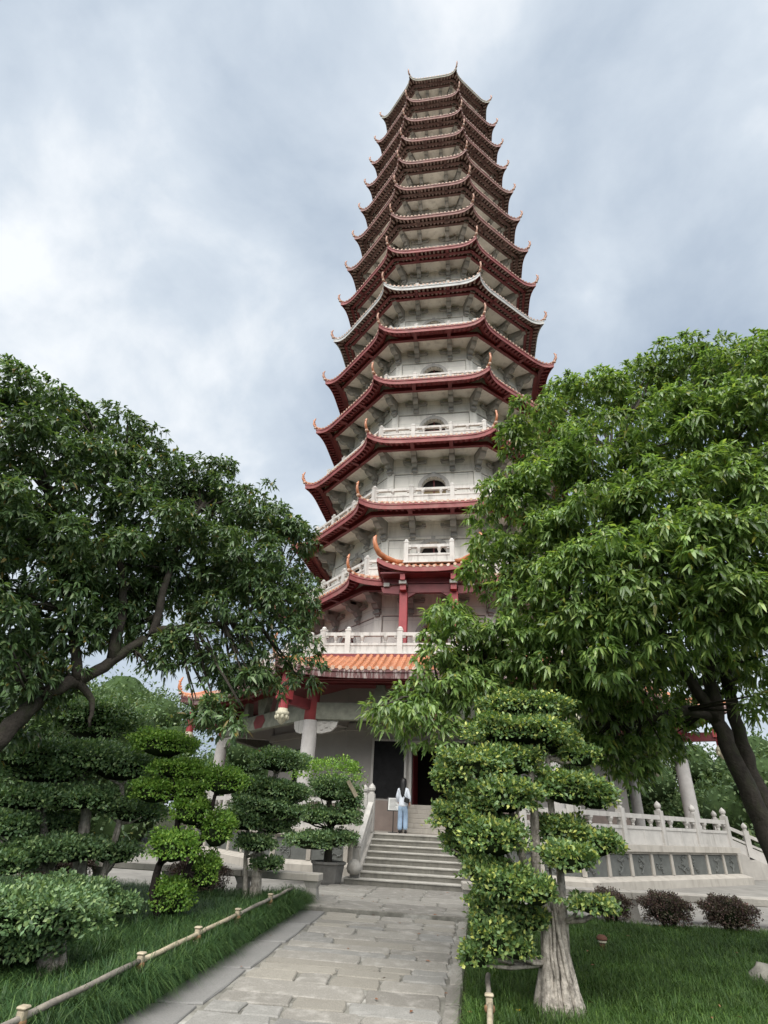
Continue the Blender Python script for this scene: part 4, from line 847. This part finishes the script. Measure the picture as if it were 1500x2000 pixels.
rtree = big_tree('mango_tree', 'large glossy green tree filling the right side, crown over the lawn', RT,
    [([(6.45, -19.1, gz(-19.1)-.1)]+T['trunk'], .21, .05), (T['stem'], .16, .04), (T['b1'], .11, .03), (T['b2'], .10, .02), (T['b3'], .07, .02), (T['b4'], .09, .03), ([(6.65,-18.84,gz(-18.8)-.1),(6.65,-18.84,1.06)], .20, .16)],
    'leaf_right', 'bark', .145, .041, 32, .5, (6.45, -19.1, gz(-19.1)))
T = LTR
ltree = big_tree('shade_tree', 'large dark green tree spreading from the left edge, limb leaning over the topiaries', LT,
    [([(-5.35, -23.3, gz(-23.3)-.1), (-5.25, -23.15, .3)]+T['trunk'], .17, .04), (T['b1'], .09, .03), (T['b2'], .08, .03), (T['b3'], .10, .02), (T['b4'], .07, .02)],
    'leaf_left', 'bark', .145, .040, 23, .42, (-5.35, -23.3, gz(-23.3)))
# withered brown leaf tufts hanging in the right tree
for (x, y, z) in ((2.15, -20.05, 4.05), (2.62, -19.85, 3.55), (3.2, -19.6, 3.35)):
    V, F = rosette_leaves((0, 0, 0), .16, .2, 10, 7, .13, .03, droop=.7, shell=.2)
    o = link('withered_leaves', npmesh('withered_leaves', V, F, 'leaf_dry'), rtree); o.location = Vector((x, y, z))-Vector(rtree.location); o['kind'] = 'stuff'
# ---- far trees behind and beside the pagoda
def far_tree(name, label, x, y, h, cr, n, L=.34, tint='leaf_far'):
    t = tag(empty(name, (x, y, -.05)), label, 'tree', 'trees behind the pagoda')
    mb = MB(); mb.tube([(0,0,-.1),(.1,.05,h*.3),(.0,.1,h*.6)], [.22,.17,.08], 8, noise=.06); mb.build('trunk', 'bark', t, True)
    parts = []; core = MB()
    for q in range(22):
        a = random.uniform(0, 6.28); rr = cr*random.uniform(.2, .8); z = h*random.uniform(.16, .88); r_ = cr*random.uniform(.38, .55)
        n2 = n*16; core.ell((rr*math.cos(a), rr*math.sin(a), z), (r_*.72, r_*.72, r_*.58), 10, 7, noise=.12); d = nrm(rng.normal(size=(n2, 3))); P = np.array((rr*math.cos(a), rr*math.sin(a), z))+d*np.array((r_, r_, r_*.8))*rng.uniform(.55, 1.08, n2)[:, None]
        parts.append(small_leaf(P, nrm(d*.5+rng.normal(size=(n2, 3))*.6), nrm(d*.5+np.array((0, 0, .8))+rng.normal(size=(n2, 3))*.5), L*rng.uniform(.5, 1.1, n2), L*.5*rng.uniform(.6, 1.1, n2)))
        mb = MB(); mb.tube([(0,.05,h*.3),(rr*.6*math.cos(a), rr*.6*math.sin(a), z-.3)], [.09,.03], 5); mb.build('branch', 'bark', t, True)
    V, F = join(parts); link('crown', npmesh('crown', V, F, tint), t)['kind'] = 'stuff'
    stuff(core.build('crown_core', 'leaf_shade', t, True))  # added solid cores, block the sky between the leaves
far_tree('garden_tree', 'pale green tree seen between the left tree and the orange roof corner', -17.6, 1.5, 8.2, 3.6, 60, .26)
far_tree('garden_tree', 'dark tree behind the layered topiary at the left edge', -15.5, -7, 5.6, 3.6, 42, .28, 'leaf_left')
far_tree('garden_tree', 'light green tree glimpsed under the left eave beside the column', -15.5, 12, 6.2, 4.2, 38)
far_tree('garden_tree', 'green tree behind the right stone columns, under the right tree', 19.5, 8, 6.4, 4.4, 42)
far_tree('garden_tree', 'green tree seen between the two right stone columns', 14.5, 16, 6.6, 4.4, 38)
far_tree('garden_tree', 'yellow green tree at the right edge behind the leaning trunk', 22, -1, 7.0, 4.2, 42)
far_tree('garden_tree', 'dark tree low behind the left balustrade', -22, -12, 6.0, 4.5, 40, .3, 'leaf_left')
far_tree('garden_tree', 'leafy tree low behind the ball topiary and the left column', -16.5, -1.5, 4.6, 3.8, 42)
far_tree('garden_tree', 'tree showing through the colonnade left of the doorway', -11, 19, 6.0, 4.6, 38)
far_tree('garden_tree', 'tree filling the gap beyond the right end of the terrace', 17.5, 0.5, 4.6, 3.4, 42)
far_tree('garden_tree', 'broad dark tree at the far left edge behind the layered topiary', -26, -4, 8.5, 5.5, 46, .32, 'leaf_left')
far_tree('garden_tree', 'wide pale tree on the skyline left of the skirt roof', -27, 10, 9.5, 6, 46, .4)
far_tree('garden_tree', 'wide green tree on the skyline beyond the right columns', 24, 14, 8, 5.5, 46, .4)
far_tree('garden_tree', 'large green tree at the right edge beyond the side stairs', 27, 4, 8, 5, 46, .36)
far_tree('garden_tree', 'far tree behind the right balustrade, left of the columns', 10, 24, 7, 5, 36)
# ---- cloud-pruned topiaries
def pad_leaves(c, rx, rz_, n, L, W, flat=.5):
    d = nrm(rng.normal(size=(n, 3))); d[:, 2] = np.where(d[:, 2] < -.35, -d[:, 2]*.5, d[:, 2]); d = nrm(d)
    lump = 1+.16*np.sin(d[:, 0]*5.3+c[0]*9)*np.cos(d[:, 1]*4.7+c[1]*7)+.10*np.sin(d[:, 2]*7+d[:, 0]*4+c[2]*11)
    sx = np.sign(d)*np.abs(d)**.8
    P = np.array(c)+sx*np.array([rx, rx*.85, rz_])*lump[:, None]*(rng.uniform(.80, 1.04, n)+.16*rng.random(n)**6)[:, None]
    D = nrm(d*.8+rng.normal(size=(n, 3))*.75+np.array([0, 0, .25]))
    Nn = nrm(d*.7+np.array([0, 0, .8])+rng.normal(size=(n, 3))*.5)
    return small_leaf(P, D, Nn, L*rng.uniform(.6, 1.25, n), W*rng.uniform(.7, 1.2, n))
def topiary(name, label, pads, trunks, leaf, bark, base, L, W, dens, group='cloud-pruned topiaries', cat='topiary'):
    t = tag(empty(name, base), label, cat, group); B = Vector(base)
    for (x, y, z, rx, rz_) in pads:
        c = (x-B.x, y-B.y, z-B.z); n = int(dens*(rx*rx*2+rx*rz_*4))
        V, F = pad_leaves(c, rx, rz_, n, L, W)
        V2, F2 = pad_leaves(c, rx*.80, rz_*.78, n//2, L*1.2, W*1.2)
        V, F = join([(V, F), (V2, F2)])
        o = link('foliage_pad', npmesh('foliage_pad', V, F, leaf), t); o['kind'] = 'stuff'
        k = MB(); k.ell(c, (rx*.76, rx*.64, rz_*.66), 14, 9, noise=.06); k.build('pad_core', 'shade_core', t, True)  # added dark solid core, stops the pad showing through
    for i, (pts, r0, r1) in enumerate(trunks):
        P = [Vector(q)-B for q in pts]; Q = []
        for a, b in zip(P, P[1:]):
            for s in range(3): Q.append(a.lerp(b, s/3)+Vector((random.uniform(-1, 1), random.uniform(-1, 1), 0))*r1*.35)
        Q.append(P[-1]); n = len(Q); mb = MB(); mb.tube(Q, [r0+(r1-r0)*(j/(n-1))**.6 for j in range(n)], 9, noise=.06, lump=.08); mb.build('trunk' if i == 0 else 'stem', bark, t, True)
    tw = MB(); tp_ = [Vector(q)-B for pts, _, _ in trunks for q in pts[1:]]
    for (x, y, z, rx, rz_) in pads:
        c = Vector((x, y, z))-B; low = [q for q in tp_ if q.z < c.z+.1] or tp_; best = min(low, key=lambda q: (q-c).length)
        for q in range(3): e_ = c+Vector((random.uniform(-.7, .7)*rx, random.uniform(-.6, .6)*rx, random.uniform(-.4, .2)*rz_)); tw.tube([best, best.lerp(e_, .55)+Vector((0, 0, -.04)), e_], [.028, .02, .01], 5)
    stuff(tw.build('twigs', bark, t, True))
    return t
def roots(t, r0, r1, h, n, bark, rb=.045):
    """aerial roots grown down round an old trunk, each its own part, twisting and flaring at the foot"""
    for q in range(n):
        a = 2*math.pi*q/n+random.uniform(-.25, .25); mb = MB(); w_ = random.choice((.5, .7, .9, 1.3, 1.6)); hh = h*random.uniform(.6, 1.1); tw_ = random.uniform(-1.1, 1.1); P = []; ra = []
        for j in range(9):
            s = j/8; rr = r0*(1-s)**2.2+r1*(1-.25*s)+random.uniform(-.012, .012); aa = a+tw_*s+random.uniform(-.08, .08); P.append((rr*math.cos(aa), rr*math.sin(aa), -.12+hh*s)); ra.append(rb*w_*(1.25-.75*s))
        mb.tube(P, ra, 7, noise=.12); mb.build('root', bark, t, True)
pf = [([(2.4,-22.14,-.22),(2.43,-22.09,.22),(2.4,-22.09,.66),(2.33,-21.98,1.03),(2.35,-21.88,1.65),(2.37,-21.78,2.24),(2.4,-21.58,2.77)], .085, .04),
      ([(2.52,-22.1,-.2),(2.55,-22.1,.58),(2.6,-21.91,1.04),(2.57,-21.8,1.78),(2.61,-21.61,2.26)], .07, .032), ([(2.45,-22.09,.35),(2.2,-22.17,.94),(2.07,-22.16,1.53),(2.03,-22.16,1.85)], .07, .025)]
fig = topiary('cloud_pruned_fig', 'large cloud-pruned fig with braided grey trunk on the right of the path', [(x, y, z, rx*.92, rz_*.92) for x, y, z, rx, rz_ in PF], pf, 'leaf_ficus', 'bark_grey', (2.44, -22.1, gz(-22.1)), .056, .036, 2900)
roots(fig, .19, .10, 1.3, 22, 'bark_grey', .032)
tA = topiary('layered_topiary', 'low dark topiary mound on a wide root stump at the lower left corner', [(-3.1,-22.98,.47,.54,.19), (-3.45,-23.2,.40,.5,.24), (-2.82,-22.75,.34,.36,.16), (-3.3,-22.6,.26,.40,.2), (-3.25,-22.85,.10,.40,.2), (-3.6,-23.0,.15,.4,.25)], [([(-2.96,-22.65,-.27),(-3.06,-22.72,.04),(-3.06,-22.97,.39)], .16, .09)], 'leaf_dark', 'bark_grey', (-2.96, -22.65, gz(-22.65)), .058, .036, 2300)
roots(tA, .22, .12, .5, 14, 'bark_grey', .045)
tB = topiary('layered_topiary', 'big dark topiary of stacked flat layers at the left edge', [(x, y, z, rx*1.12, rz_*1.22) for x, y, z, rx, rz_ in PB], [([(-5.0,-19.4,-.25),(-5.03,-19.47,.2),(-5.1,-19.51,.78),(-5.22,-19.59,1.56),(-5.56,-19.72,2.21)], .17, .07), ([(-5.35,-19.7,-.25),(-5.4,-19.8,.5),(-5.7,-20.0,1.3)], .11, .05), ([(-4.75,-19.3,-.25),(-4.7,-19.35,.4),(-4.65,-19.3,1.2),(-4.7,-19.45,1.8)], .09, .04)], 'leaf_dark', 'bark_grey', (-5.05, -19.45, gz(-19.45)), .066, .042, 1500)
topiary('vase_topiary', 'dark vase-shaped topiary rising behind the stacked layers at the left edge', PB2, [([(-6.2,-18.7,-.2),(-6.2,-18.7,1.2),(-6.2,-18.7,2.7)], .12, .05)], 'leaf_dark', 'bark', (-6.2, -18.7, gz(-18.7)), .07, .045, 1500)
topiary('ball_topiary', 'bright green topiary of rounded balls on a dark trunk beside the rail fence', PC, [([(-3.15,-19.88,-.22),(-3.33,-20.09,.35),(-3.33,-20.09,.68),(-3.2,-19.91,1.03),(-3.33,-19.86,1.62),(-3.6,-20.0,2.24)], .085, .04), ([(-3.1,-19.88,-.22),(-2.95,-19.85,.6),(-2.8,-19.8,1.2),(-2.7,-19.85,1.7)], .06, .03)], 'leaf_bright', 'bark_dark', (-3.15, -19.88, gz(-19.88)), .05, .034, 2300)
tD = topiary('layered_topiary', 'dark green layered topiary with slanted flat top beside the left bench', PD, [([(-2.61,-17.49,-.2),(-2.64,-17.5,.49),(-2.69,-17.41,1.36),(-2.49,-17.45,2.21)], .13, .05), ([(-2.75,-17.55,-.1),(-2.85,-17.6,.7),(-2.9,-17.6,1.2)], .06, .03)], 'leaf_dark', 'bark_grey', (-2.61, -17.49, gz(-17.8)), .06, .038, 1900)
roots(tD, .18, .09, .6, 11, 'bark_grey', .04)
topiary('potted_topiary', 'tiered topiary with bright clipped top growing in the stone planter', PE[1:], [([(-2.14,-13.6,.2),(-2.16,-13.61,1.17),(-2.23,-13.73,2.24)], .13, .05)], 'leaf_dark', 'bark', (-2.14, -13.6, .2), .07, .045, 1200)
V, F = pad_leaves((0, 0, 0), .85, .34, 2600, .07, .045)
o = link('foliage_pad', npmesh('foliage_pad', V, F, 'leaf_bright'), bpy.data.objects['potted_topiary']); o.location = (-.12, -.2, 2.28); o['kind'] = 'stuff'; o['label'] = 'bright green clipped top'
# ---- round purple shrubs in front of the right bench and along the left bed
def round_shrub(x, y, z, r_, h, label):
    t = tag(empty('round_shrub', (x, y, z)), label, 'shrub', 'round purple shrubs')
    V, F = pad_leaves((0, 0, h*.46), r_*1.08, h*.52, int(2300*r_*r_*20), .032, .024)
    V2, F2 = pad_leaves((0, 0, h*.5), r_*.8, h*.4, int(1500*r_*r_*3), .05, .03); V, F = join([(V, F), (V2, F2)])
    link('foliage', npmesh('foliage', V, F, 'leaf_purple'), t)['kind'] = 'stuff'
    k = MB(); k.ell((0, 0, h*.52), (r_*.8, r_*.7, h*.34), 14, 9, noise=.05); k.build('shrub_core', 'shade_core', t, True)  # added dark solid core inside the shrub
    mb = MB()
    for q in range(16): a = random.uniform(0, 6.28); e_ = (r_*.75*math.cos(a), r_*.75*math.sin(a), h*random.uniform(.5, .85)); mb.tube([(.05*math.cos(a), .05*math.sin(a), -.05), (e_[0]*.6, e_[1]*.6, h*.35), e_], [.014, .010, .005], 5)
    stuff(mb.build('stems', 'bark', t, True))
for x, y, r_, lb in ((3.98, -17.02, .30, 'round purple shrub by the bench, nearest the fig'), (4.95, -17.02, .35, 'round purple shrub by the bench, middle of the three'), (6.0, -16.98, .37, 'round purple shrub by the bench, nearest the right edge'), (-6.9, -17.55, .55, 'purple shrub under the stacked dark topiary at the left'), (-3.75, -17.6, .45, 'low purple shrub between the bright topiary and the root-footed layered one')):
    round_shrub(x, y, gz(y), r_, .55 if x > 0 else .7, lb)
topiary('low_bush', 'low dark green bush behind the stump topiary', [(-3.9,-20.9,.32,.42,.2), (-4.3,-21.1,.34,.45,.24), (-3.5,-20.7,.22,.3,.15)], [([(-3.8,-21.0,-.25),(-3.8,-21.0,.3)], .05, .03)], 'leaf_dark', 'bark', (-3.8, -21.0, gz(-21)), .06, .038, 1900, group=None, cat='bush')
# ---- grass: lawn on the right, mondo grass on the left and along the path edges
def lawn(name, label, n, xr, yr, L, W, lean, m_, keep=None, zf=gzn):
    x = rng.uniform(*xr, n); y = rng.uniform(*yr, n)
    if keep is not None: k = keep(x, y); x, y = x[k], y[k]
    P = np.stack([x, y, zf(y)-.01], 1); m2 = len(P)
    V, F = blades(P, rng.uniform(.55, 1.15, m2)*L, rng.uniform(.7, 1.2, m2)*W, rng.uniform(*lean, m2))
    o = link(name, npmesh(name, V, F, m_)); return tag(o, label, 'grass', kind='stuff')
patch = lambda x, y: np.sin(x*3.1+y*1.7)+np.sin(x*1.3-y*2.9)+rng.normal(size=len(x))*.7 > -1.2
lawn('lawn_grass', 'green lawn grass on the right of the path', 150000, (1.62, 7.5), (-25.5, -16.85), .27, .0075, (.2, .95), 'grass_blade', lambda x, y: patch(x, y) & (x < 2.2+(y+29.6)*.62+1.5))
lawn('far_lawn_grass', 'strip of lawn beside the bench at the right edge', 20000, (7.0, 13), (-20, -16.6), .2, .009, (.2, .9), 'grass_blade')
lawn('path_edge_grass', 'long grass leaning over the right kerb of the path', 15000, (1.50, 1.95), (-25.5, -16.9), .34, .008, (.2, .8), 'grass_blade')
lawn('mondo_grass', 'dark drooping mondo grass in the left bed', 90000, (-8.5, -2.0), (-25.5, -17.1), .40, .009, (.3, 1), 'mondo_blade', lambda x, y: patch(x, y) & (x > -2-(y+29.6)*.62-1.2))
def strip(x, y): return np.abs(np.sin(y*2.6+np.sin(x*5)))*.25+.75 > rng.random(len(x))*.9
lawn('mondo_grass_border', 'thick long grass between the rail fence and the path', 26000, (-2.15, -1.62), (-25.5, -17.0), .40, .009, (.45, 1), 'mondo_blade', strip)
def tufts(name, label, nt_, per, xr, yr, L, W, m_):
    cx = rng.uniform(*xr, nt_); cy = rng.uniform(*yr, nt_); hs = rng.uniform(.65, 1.2, nt_); n = nt_*per
    a = rng.uniform(0, 2*np.pi, n); rr = np.abs(rng.normal(size=n))*.045
    x = np.repeat(cx, per)+rr*np.cos(a); y = np.repeat(cy, per)+rr*np.sin(a); P = np.stack([x, y, gzn(y)-.01], 1)
    V, F = blades(P, np.repeat(hs, per)*rng.uniform(.6, 1.1, n)*L, rng.uniform(.7, 1.2, n)*W, rng.uniform(.35, 1.05, n), a+rng.normal(size=n)*.4)
    return tag(link(name, npmesh(name, V, F, m_)), label, 'grass', kind='stuff')
tufts('mondo_tufts', 'shaggy tufts of long grass spilling over the left border of the path', 420, 85, (-2.15, -1.68), (-25.5, -17.05), .52, .008, 'mondo_blade')
tufts('bed_tufts', 'loose dark tufts among the topiaries in the left bed', 620, 60, (-7, -2.1), (-25, -17.2), .46, .009, 'mondo_blade')
tufts('lawn_tufts', 'coarser grass tufts standing out of the right lawn', 420, 40, (1.6, 7.5), (-25, -16.9), .30, .008, 'grass_blade')
nl = 70; lx = rng.uniform(-1.6, 5.5, nl); ly = rng.uniform(-25, -13.6, nl); lx = np.where(ly > -17, rng.uniform(-1.9, 1.3, nl), lx)
lz = np.where((lx > 1.45), gzn(ly)+.16, np.where(ly > YA, .018, gzn(ly)+.038)); a = rng.uniform(0, 6.28, nl)
V, F = small_leaf(np.stack([lx, ly, lz], 1), np.stack([np.cos(a), np.sin(a), rng.uniform(-.1, .1, nl)], 1), np.stack([rng.normal(size=nl)*.2, rng.normal(size=nl)*.2, np.ones(nl)], 1), rng.uniform(.04, .10, nl), rng.uniform(.018, .035, nl))
tag(link('leaf_litter', npmesh('leaf_litter', V, F, 'leaf_dry')), 'scattered dry fallen leaves on the path and lawn', 'leaf litter', kind='stuff')
# fern and seedlings at the fig's foot
fern = tag(empty('fern', (1.98, -21.95, gz(-21.95))), 'small fern in the grass at the foot of the fig', 'fern')
for q in range(7):
    a = random.uniform(0, 6.28); ln = random.uniform(.28, .42); P = []; D = []; h = np.array([math.cos(a), math.sin(a), 0])
    for j in range(14):
        s = j/13; c = h*ln*s+np.array([0, 0, ln*(.75*s-.55*s*s)]); sd_ = np.array([-h[1], h[0], 0])
        for sg in (-1, 1): P.append(c); D.append(sd_*sg+h*.25)
    P = np.array(P); D = np.array(D); ln_ = np.array([.085*(1-abs(j//2/13-.35)) for j in range(28)])
    V, F = small_leaf(P, D, np.tile([0, 0, 1.], (28, 1)), ln_, np.full(28, .022)); link('frond', npmesh('frond', V, F, 'leaf_bright'), fern)
# ================================================================== SMALL THINGS
def fence(x, ys_, label, rails, m_, hh=.36):
    t = tag(empty('rail_fence', (x, ys_[0], gz(ys_[0]))), label, 'fence'); z0 = gz(ys_[0])
    for y in ys_:
        b = MB(); b.box(-.032, .032, -.032, .032, -.2, hh+.03); b.box(-.042, .042, -.04, .04, hh+.031, hh+.055); p_ = b.build('post', 'fence_wood', t, bevel=.01, loc=(0, y-ys_[0], gz(y)-z0))
        b = MB(); b.lathe([(.044, hh-.08), (.050, hh-.065), (.050, hh-.045), (.044, hh-.03)], 8); b.build('rope_lashing', 'rope', p_, True)
    for y0, y1, mm_ in rails:
        Q = [(random.uniform(-.008, .008), y0+(y1-y0)*j/7-ys_[0], hh-.02+gz(y0+(y1-y0)*j/7)-z0+random.uniform(-.006, .006)) for j in range(8)]
        b = MB(); b.tube(Q, [.027, .025, .028, .025, .027, .024, .027, .025], 8); b.build('rail', mm_, t, True)
fence(-1.83, [-24.6, -22.92, -21.61, -20.32, -18.9], 'low pale wooden rail fence along the left edge of the path', [(-26, -22.95, 'fence_grey'), (-22.9, -20.35, 'fence_wood'), (-20.3, -17.7, 'fence_grey')], 'fence_wood')
fence(1.72, [-22.95, -24.6], 'low weathered wooden rail fence in the grass right of the path', [(-22.0, -22.95, 'fence_grey'), (-22.97, -25, 'fence_wood')], 'fence_wood', .30)
lp = tag(empty('garden_lamp', (3.4, -19.28, gz(-19.28))), 'small brown mushroom garden lamp standing in the lawn', 'lamp')
b = MB(); b.lathe([(.04,-.1),(.04,.17),(.03,.18),(.03,.21)], 12); b.build('stem', 'terracotta', lp, True)
b = MB(); b.lathe([(.07,.20),(.08,.21),(.07,.24),(.04,.26),(.005,.265)], 12); b.build('cap', 'terracotta', lp, True)
b = MB(); b.lathe([(.05,.165),(.065,.18),(.05,.20)], 12); b.build('rim', 'lotus_cream', lp, True)
rk = MB(); rk.ell((0,0,.05), (.22,.18,.2), 12, 8, noise=.16); tag(rk.build('garden_rock', 'rock', loc=(5.2, -20.2, gz(-20.2)), smooth=True), 'grey brown rock in the lawn at the right edge', 'rock')
yl = MB(); yl.add([(0,-.05,0),(.03,0,.012),(0,.06,0),(-.03,0,.012)], [(0,1,2),(0,2,3)]); tag(yl.build('fallen_leaf', 'yellow_leaf', loc=(2.0, -22.35, gz(-22.35)+.10)), 'fallen yellow leaf in the grass beside the fig', 'leaf')
# planter
pt = tag(empty('stone_planter', (-2.14, -13.6, 0)), 'octagonal dark stone planter left of the stairs', 'planter')
b = MB(); b.lathe([(.34,0),(.36,.05),(.42,.40),(.46,.42),(.46,.47),(.38,.47),(.36,.40)], 8); b.build('pot', 'pot_stone', pt); b = MB(); b.lathe([(.01,.39),(.37,.41)], 8); b.build('earth', 'soil', pt)
b = MB(); b.obox((0,0,0), (.24,.04,-.36), .10, .02, upv=(0,1,0)); tag(b.build('wooden_slat', 'fence_wood', loc=(-1.66, -14.1, 2.30)), 'pale wooden slat stuck slanting in the potted topiary', 'slat')
# sign
sg = tag(empty('notice_stand', (-.98, -10.16, 1.1)), 'white notice board on a thin black stand left of the person', 'sign')
b = MB(); b.box(-.012, .012, -.012, .012, .02, .66); b.box(-.14, .14, -.10, .10, 0, .02); b.build('stand', 'metal_black', sg)
b = MB(); b.add([(-.19,-.05,.60),(.19,-.05,.60),(.19,.03,.98),(-.19,.03,.98),(-.19,-.03,.59),(.19,-.03,.59),(.19,.05,.97),(-.19,.05,.97)], [(0,1,2,3),(7,6,5,4),(1,0,4,5),(2,1,5,6),(3,2,6,7),(0,3,7,4)]); fr_ = b.build('frame', 'metal_black', sg)
b = MB(); b.add([(-.165,-.0525,.62),(.165,-.0525,.62),(.165,.0235,.96),(-.165,.0235,.96)], [(0,1,2,3)]); b.build('board', 'sign_white', fr_, loc=(0,-.004,0))
b = MB()
for j in range(9):
    t = .08+j*.10; y0 = -.0525+.076*t-.0062; z0 = .62+.34*t; b.add([(-.13,y0,z0),(.13-.03*(j % 3),y0,z0),(.13-.03*(j % 3),y0+.003,z0+.012),(-.13,y0+.003,z0+.012)], [(0,1,2,3)])
stuff(b.build('print_lines', 'sign_ink', fr_, loc=(0,-.002,0)))
# ---- person
def skin(name, joints, edges, mname, parent, loc, sub=2, root=0):
    me = bpy.data.meshes.new(name); me.from_pydata([j[0] for j in joints], edges, []); me.materials.append(M[mname])
    o = bpy.data.objects.new(name, me); col.objects.link(o); o.parent = parent; o.location = loc
    md = o.modifiers.new('skin', 'SKIN'); md.use_smooth_shade = True
    if not me.skin_vertices: bpy.context.view_layer.objects.active = o
    for i, j in enumerate(joints):
        d = me.skin_vertices[0].data[i]; d.radius = (j[1], j[2] if len(j) > 2 else j[1]); d.use_root = (i == root)
    s_ = o.modifiers.new('sub', 'SUBSURF'); s_.levels = sub; s_.render_levels = sub; return o
per = tag(empty('person', (-.66, -10.3, 1.1), R(-6)), 'person seen from behind in white sweatshirt and pale jeans before the doorway', 'person')
# body faces +y (away from the camera); height 1.53 m
J = [((0,0,.80),.115,.09),((0,.01,.98),.10,.075),((0,.01,1.16),.125,.08),((0,0,1.27),.06,.05),((0,.015,1.33),.042,.042),((0,.03,1.40),.078,.088),((0,.03,1.48),.06,.07),
     ((-.07,0,.74),.075),((-.085,.02,.42),.052),((-.09,-.02,.10),.036),((-.09,.08,.03),.032),
     ((.07,0,.74),.075),((.075,.06,.43),.052),((.07,.06,.11),.036),((.075,.16,.03),.032),
     ((-.135,0,1.19),.05),((-.185,.0,.98),.038),((-.165,.12,.82),.030),((-.155,.18,.77),.022),((.135,0,1.19),.05),((.195,-.01,.98),.038),((.195,.05,.80),.030),((.195,.08,.74),.022)]
E_ = [(0,1),(1,2),(2,3),(3,4),(4,5),(5,6),(0,7),(7,8),(8,9),(9,10),(0,11),(11,12),(12,13),(13,14),(2,15),(15,16),(16,17),(17,18),(2,19),(19,20),(20,21),(21,22)]
skin('body', J, E_, 'skin', per, (0,0,0))
J2 = [((0,0,.70),.165,.135),((0,0,.78),.16,.13),((0,.01,.90),.15,.12),((0,.01,1.05),.145,.11),((0,.0,1.19),.145,.095),((0,0,1.275),.07,.06),((-.135,0,1.19),.068),((-.185,-.005,.99),.060),((-.17,.09,.86),.048),((.135,0,1.19),.068),((.20,-.015,.99),.060),((.20,.03,.86),.050)]
skin('sweatshirt', J2, [(0,1),(1,2),(2,3),(3,4),(4,5),(4,6),(6,7),(7,8),(4,9),(9,10),(10,11)], 'white_cloth', per, (0,0,0))
J3 = [((0,0,.82),.135,.115),((0,0,.74),.14,.12),((-.075,0,.66),.09,.09),((-.085,.02,.42),.082,.08),((-.09,-.01,.07),.074,.08),((.075,.01,.66),.09,.09),((.078,.06,.43),.082,.08),((.072,.06,.08),.074,.08)]
skin('jeans', J3, [(0,1),(1,2),(2,3),(3,4),(1,5),(5,6),(6,7)], 'denim', per, (0,0,0))
b = MB(); 
for (x, y) in ((-.09, .02), (.075, .10)): pass
for (x, y, nm) in ((-.09, .02, 'shoe'), (.075, .10, 'shoe')):
    b = MB(); b.ell((x, y, .045), (.045, .12, .045), 10, 7); b.ell((x, y+.05, .035), (.042, .08, .03), 10, 6); b.build('shoe', 'bag_black', per, True)
hv = MB(); prof = [(1.545,.03,.03,.02),(1.52,.075,.08,.015),(1.46,.098,.105,.015),(1.38,.102,.10,.0),(1.29,.10,.075,-.03),(1.18,.088,.05,-.065),(1.08,.065,.038,-.085),(1.01,.035,.022,-.09),(.985,.01,.01,-.09)]
v = []; n = 14
for z, rx, ry, yo in prof:
    for j in range(n): a = 2*math.pi*j/n; v.append((rx*math.cos(a)*(1+.05*math.sin(5*a)), yo+ry*math.sin(a), z))
hv.add(v, [(i*n+(j+1) % n, i*n+j, (i+1)*n+j, (i+1)*n+(j+1) % n) for i in range(len(prof)-1) for j in range(n)]+[tuple(range(n)), tuple(range((len(prof)-1)*n+n-1, (len(prof)-1)*n-1, -1))]); hv.build('hair', 'hair_black', per, True)
bag = tag(empty('shoulder_bag', (-.66, -10.3, 1.1), R(-6)), 'small black shoulder bag on the back of the person in white', 'bag')
b = MB(); b.add([(.06,-.20,.86),(.22,-.17,.80),(.24,-.17,.94),(.09,-.20,1.0),(.06,-.13,.86),(.22,-.10,.80),(.24,-.10,.94),(.09,-.13,1.0)], [(0,1,2,3),(7,6,5,4),(1,0,4,5),(2,1,5,6),(3,2,6,7),(0,3,7,4)]); b.build('pouch', 'bag_black', bag, bevel=.015)
b = MB(); b.tube([(.10,-.16,.99),(.0,-.135,1.10),(-.09,-.12,1.22),(-.10,-.02,1.30)], .011, 6); b.build('strap', 'bag_black', bag, True)
